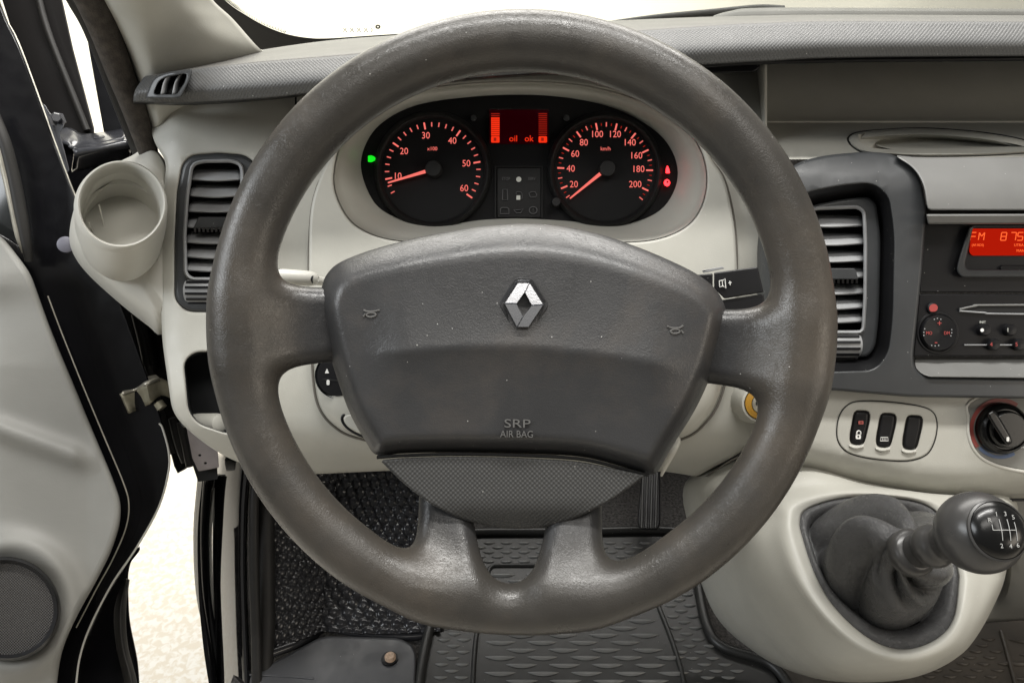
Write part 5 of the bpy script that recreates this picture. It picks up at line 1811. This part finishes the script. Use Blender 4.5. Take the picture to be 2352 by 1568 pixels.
panel('door_trim', TRP, trw, DOORTRIM, dr, bevel=16, depth=.03, step=9, res=9, segs=5, sharp=75)
SPK = resample(ccw(ell(14, 1398, 118, 113, 60, rad(12))), 8)
sp = rings('speaker_bezel', [lw(offset(SPK, 8), .790), lw(offset(SPK, 6), .764), lw(SPK, .760), lw(offset(SPK, -9), .768)], DARKER, dr, raw=True, sharp=60)
GRI = material('speaker_mesh', (.040, .037, .035), .5, bumps=(('grid', .0028, .0006),))
panel('speaker_grille', offset(SPK, -8), .7675, GRI, dr, bevel=0, depth=.004, step=0)
tube('edge_highlight_bead', [(-8, -20, .838), (2, 10, .838), (14, 44, .838), (44, 101, .838), (94, 235, .838), (131, 339, .838), (175, 454, .838), (245, 612, .838)], .0008, STEEL, dr)  # pale beads painted as highlights along the black door edges
tube('edge_highlight_bead', [(110, 680, .820), (140, 760, .822), (190, 885, .825), (238, 1000, .828), (284, 1110, .83), (296, 1160, .83), (288, 1215, .83), (258, 1285, .83), (222, 1350, .83), (175, 1440, .83)], .0008, STEEL, dr)
tube('edge_highlight_bead', [(366, 972, .842), (374, 985, .842), (388, 1040, .842), (386, 1088, .842), (364, 1165, .842), (314, 1256, .84), (256, 1342, .84), (206, 1440, .84), (182, 1514, .84), (172, 1600, .84)], .0011, BEIGE_SIDE, dr)
panel('lower_edge', poly([(330, 1240), (300, 1290), (294, 1320), (297, 1422), (318, 1520), (326, 1680), (140, 1680), (190, 1480), (258, 1330)], 30), .90, PAINT, dr, bevel=8, depth=.03, step=40, res=12)
sheet('weather_strip', [[(282, 1330, .885), (290, 1330, .878), (298, 1330, .888)], [(262, 1400, .885), (276, 1400, .876), (290, 1400, .886)], [(266, 1480, .885), (280, 1480, .876), (294, 1480, .886)], [(284, 1560, .885), (300, 1560, .876), (314, 1560, .886)], [(300, 1660, .885), (316, 1660, .876), (330, 1660, .886)]], SEALR, dr, nu=5, nv=6)
panel('window_pillar', poly([(-90, -300), (60, -300), (141, -10), (168, 112), (219, 304), (214, 330), (120, 330), (70, 180), (30, 80)], 4), .92, material('dull_black_frame', (.012, .011, .011), .4, coat=.2), dr, bevel=3, depth=.02, step=60, res=20)
tube('window_channel', [(10, -280, .91), (84, -20, .91), (100, 40, .91), (120, 100, .91), (160, 200, .912), (200, 300, .915)], .004, SEALR, dr)
# hinge
hg = sheet('hinge', [[(136, 326, .845), (159, 331, .845), (168, 340, .845), (230, 330, .85), (290, 314, .86)], [(134, 303, .86), (160, 312, .86), (186, 322, .86), (230, 314, .87), (286, 302, .88)],
                     [(150, 293, .875), (167, 296, .88), (188, 307, .885), (230, 304, .89), (281, 295, .90)]], HINGEM, dr, nu=6, nv=4, thick=.003)
sheet('hinge_web', [[(164, 338, .846), (230, 329, .851), (292, 313, .861)], [(168, 345, .838), (230, 337, .843), (296, 322, .853)], [(170, 362, .842), (230, 352, .848), (300, 342, .858)], [(165, 395, .875), (230, 385, .88), (300, 372, .888)]], HINGEM, hg, nu=5, nv=5, thick=.003)
panel('hinge_leaf', poly([(94, 238), (103, 240), (116, 262), (140, 268), (148, 290), (138, 306), (160, 392), (150, 402), (128, 340)], 4), .842, HINGEM, hg, bevel=1.5, depth=.006, step=0)
lathe('hinge_bolt', [(.0085, 0), (.0085, .003), (.0055, .003), (.0055, .010), (.0045, .011), (0, .011)], P(133, 276, .845), -FW + RT * .4, HINGEM, hg, n=6, sharp=20)
lathe('rivet', [(.006, 0), (.0055, .002), (0, .0025)], P(229, 318, .868), UP - FW * .8, HINGEM, hg, n=18)
# check strap
sheet('check_strap', [[(279, 903, .83), (310, 893, .845), (336, 880, .835), (366, 868, .85), (392, 880, .86)], [(300, 948, .835), (322, 938, .85), (346, 926, .84), (370, 908, .855), (396, 916, .865)]], KHAKI, dr, nu=3, nv=4, thick=.003)
sheet('strap_flange', [[(279, 902, .829), (310, 892, .844), (336, 879, .834), (366, 867, .849)], [(284, 893, .86), (314, 880, .875), (334, 866, .87), (358, 860, .88)]], STEEL, dr, nu=4, nv=3, thick=.003)
tube('strap_pin', [(362, 925, .85), (372, 938, .85)], .006, KHAKI, dr)
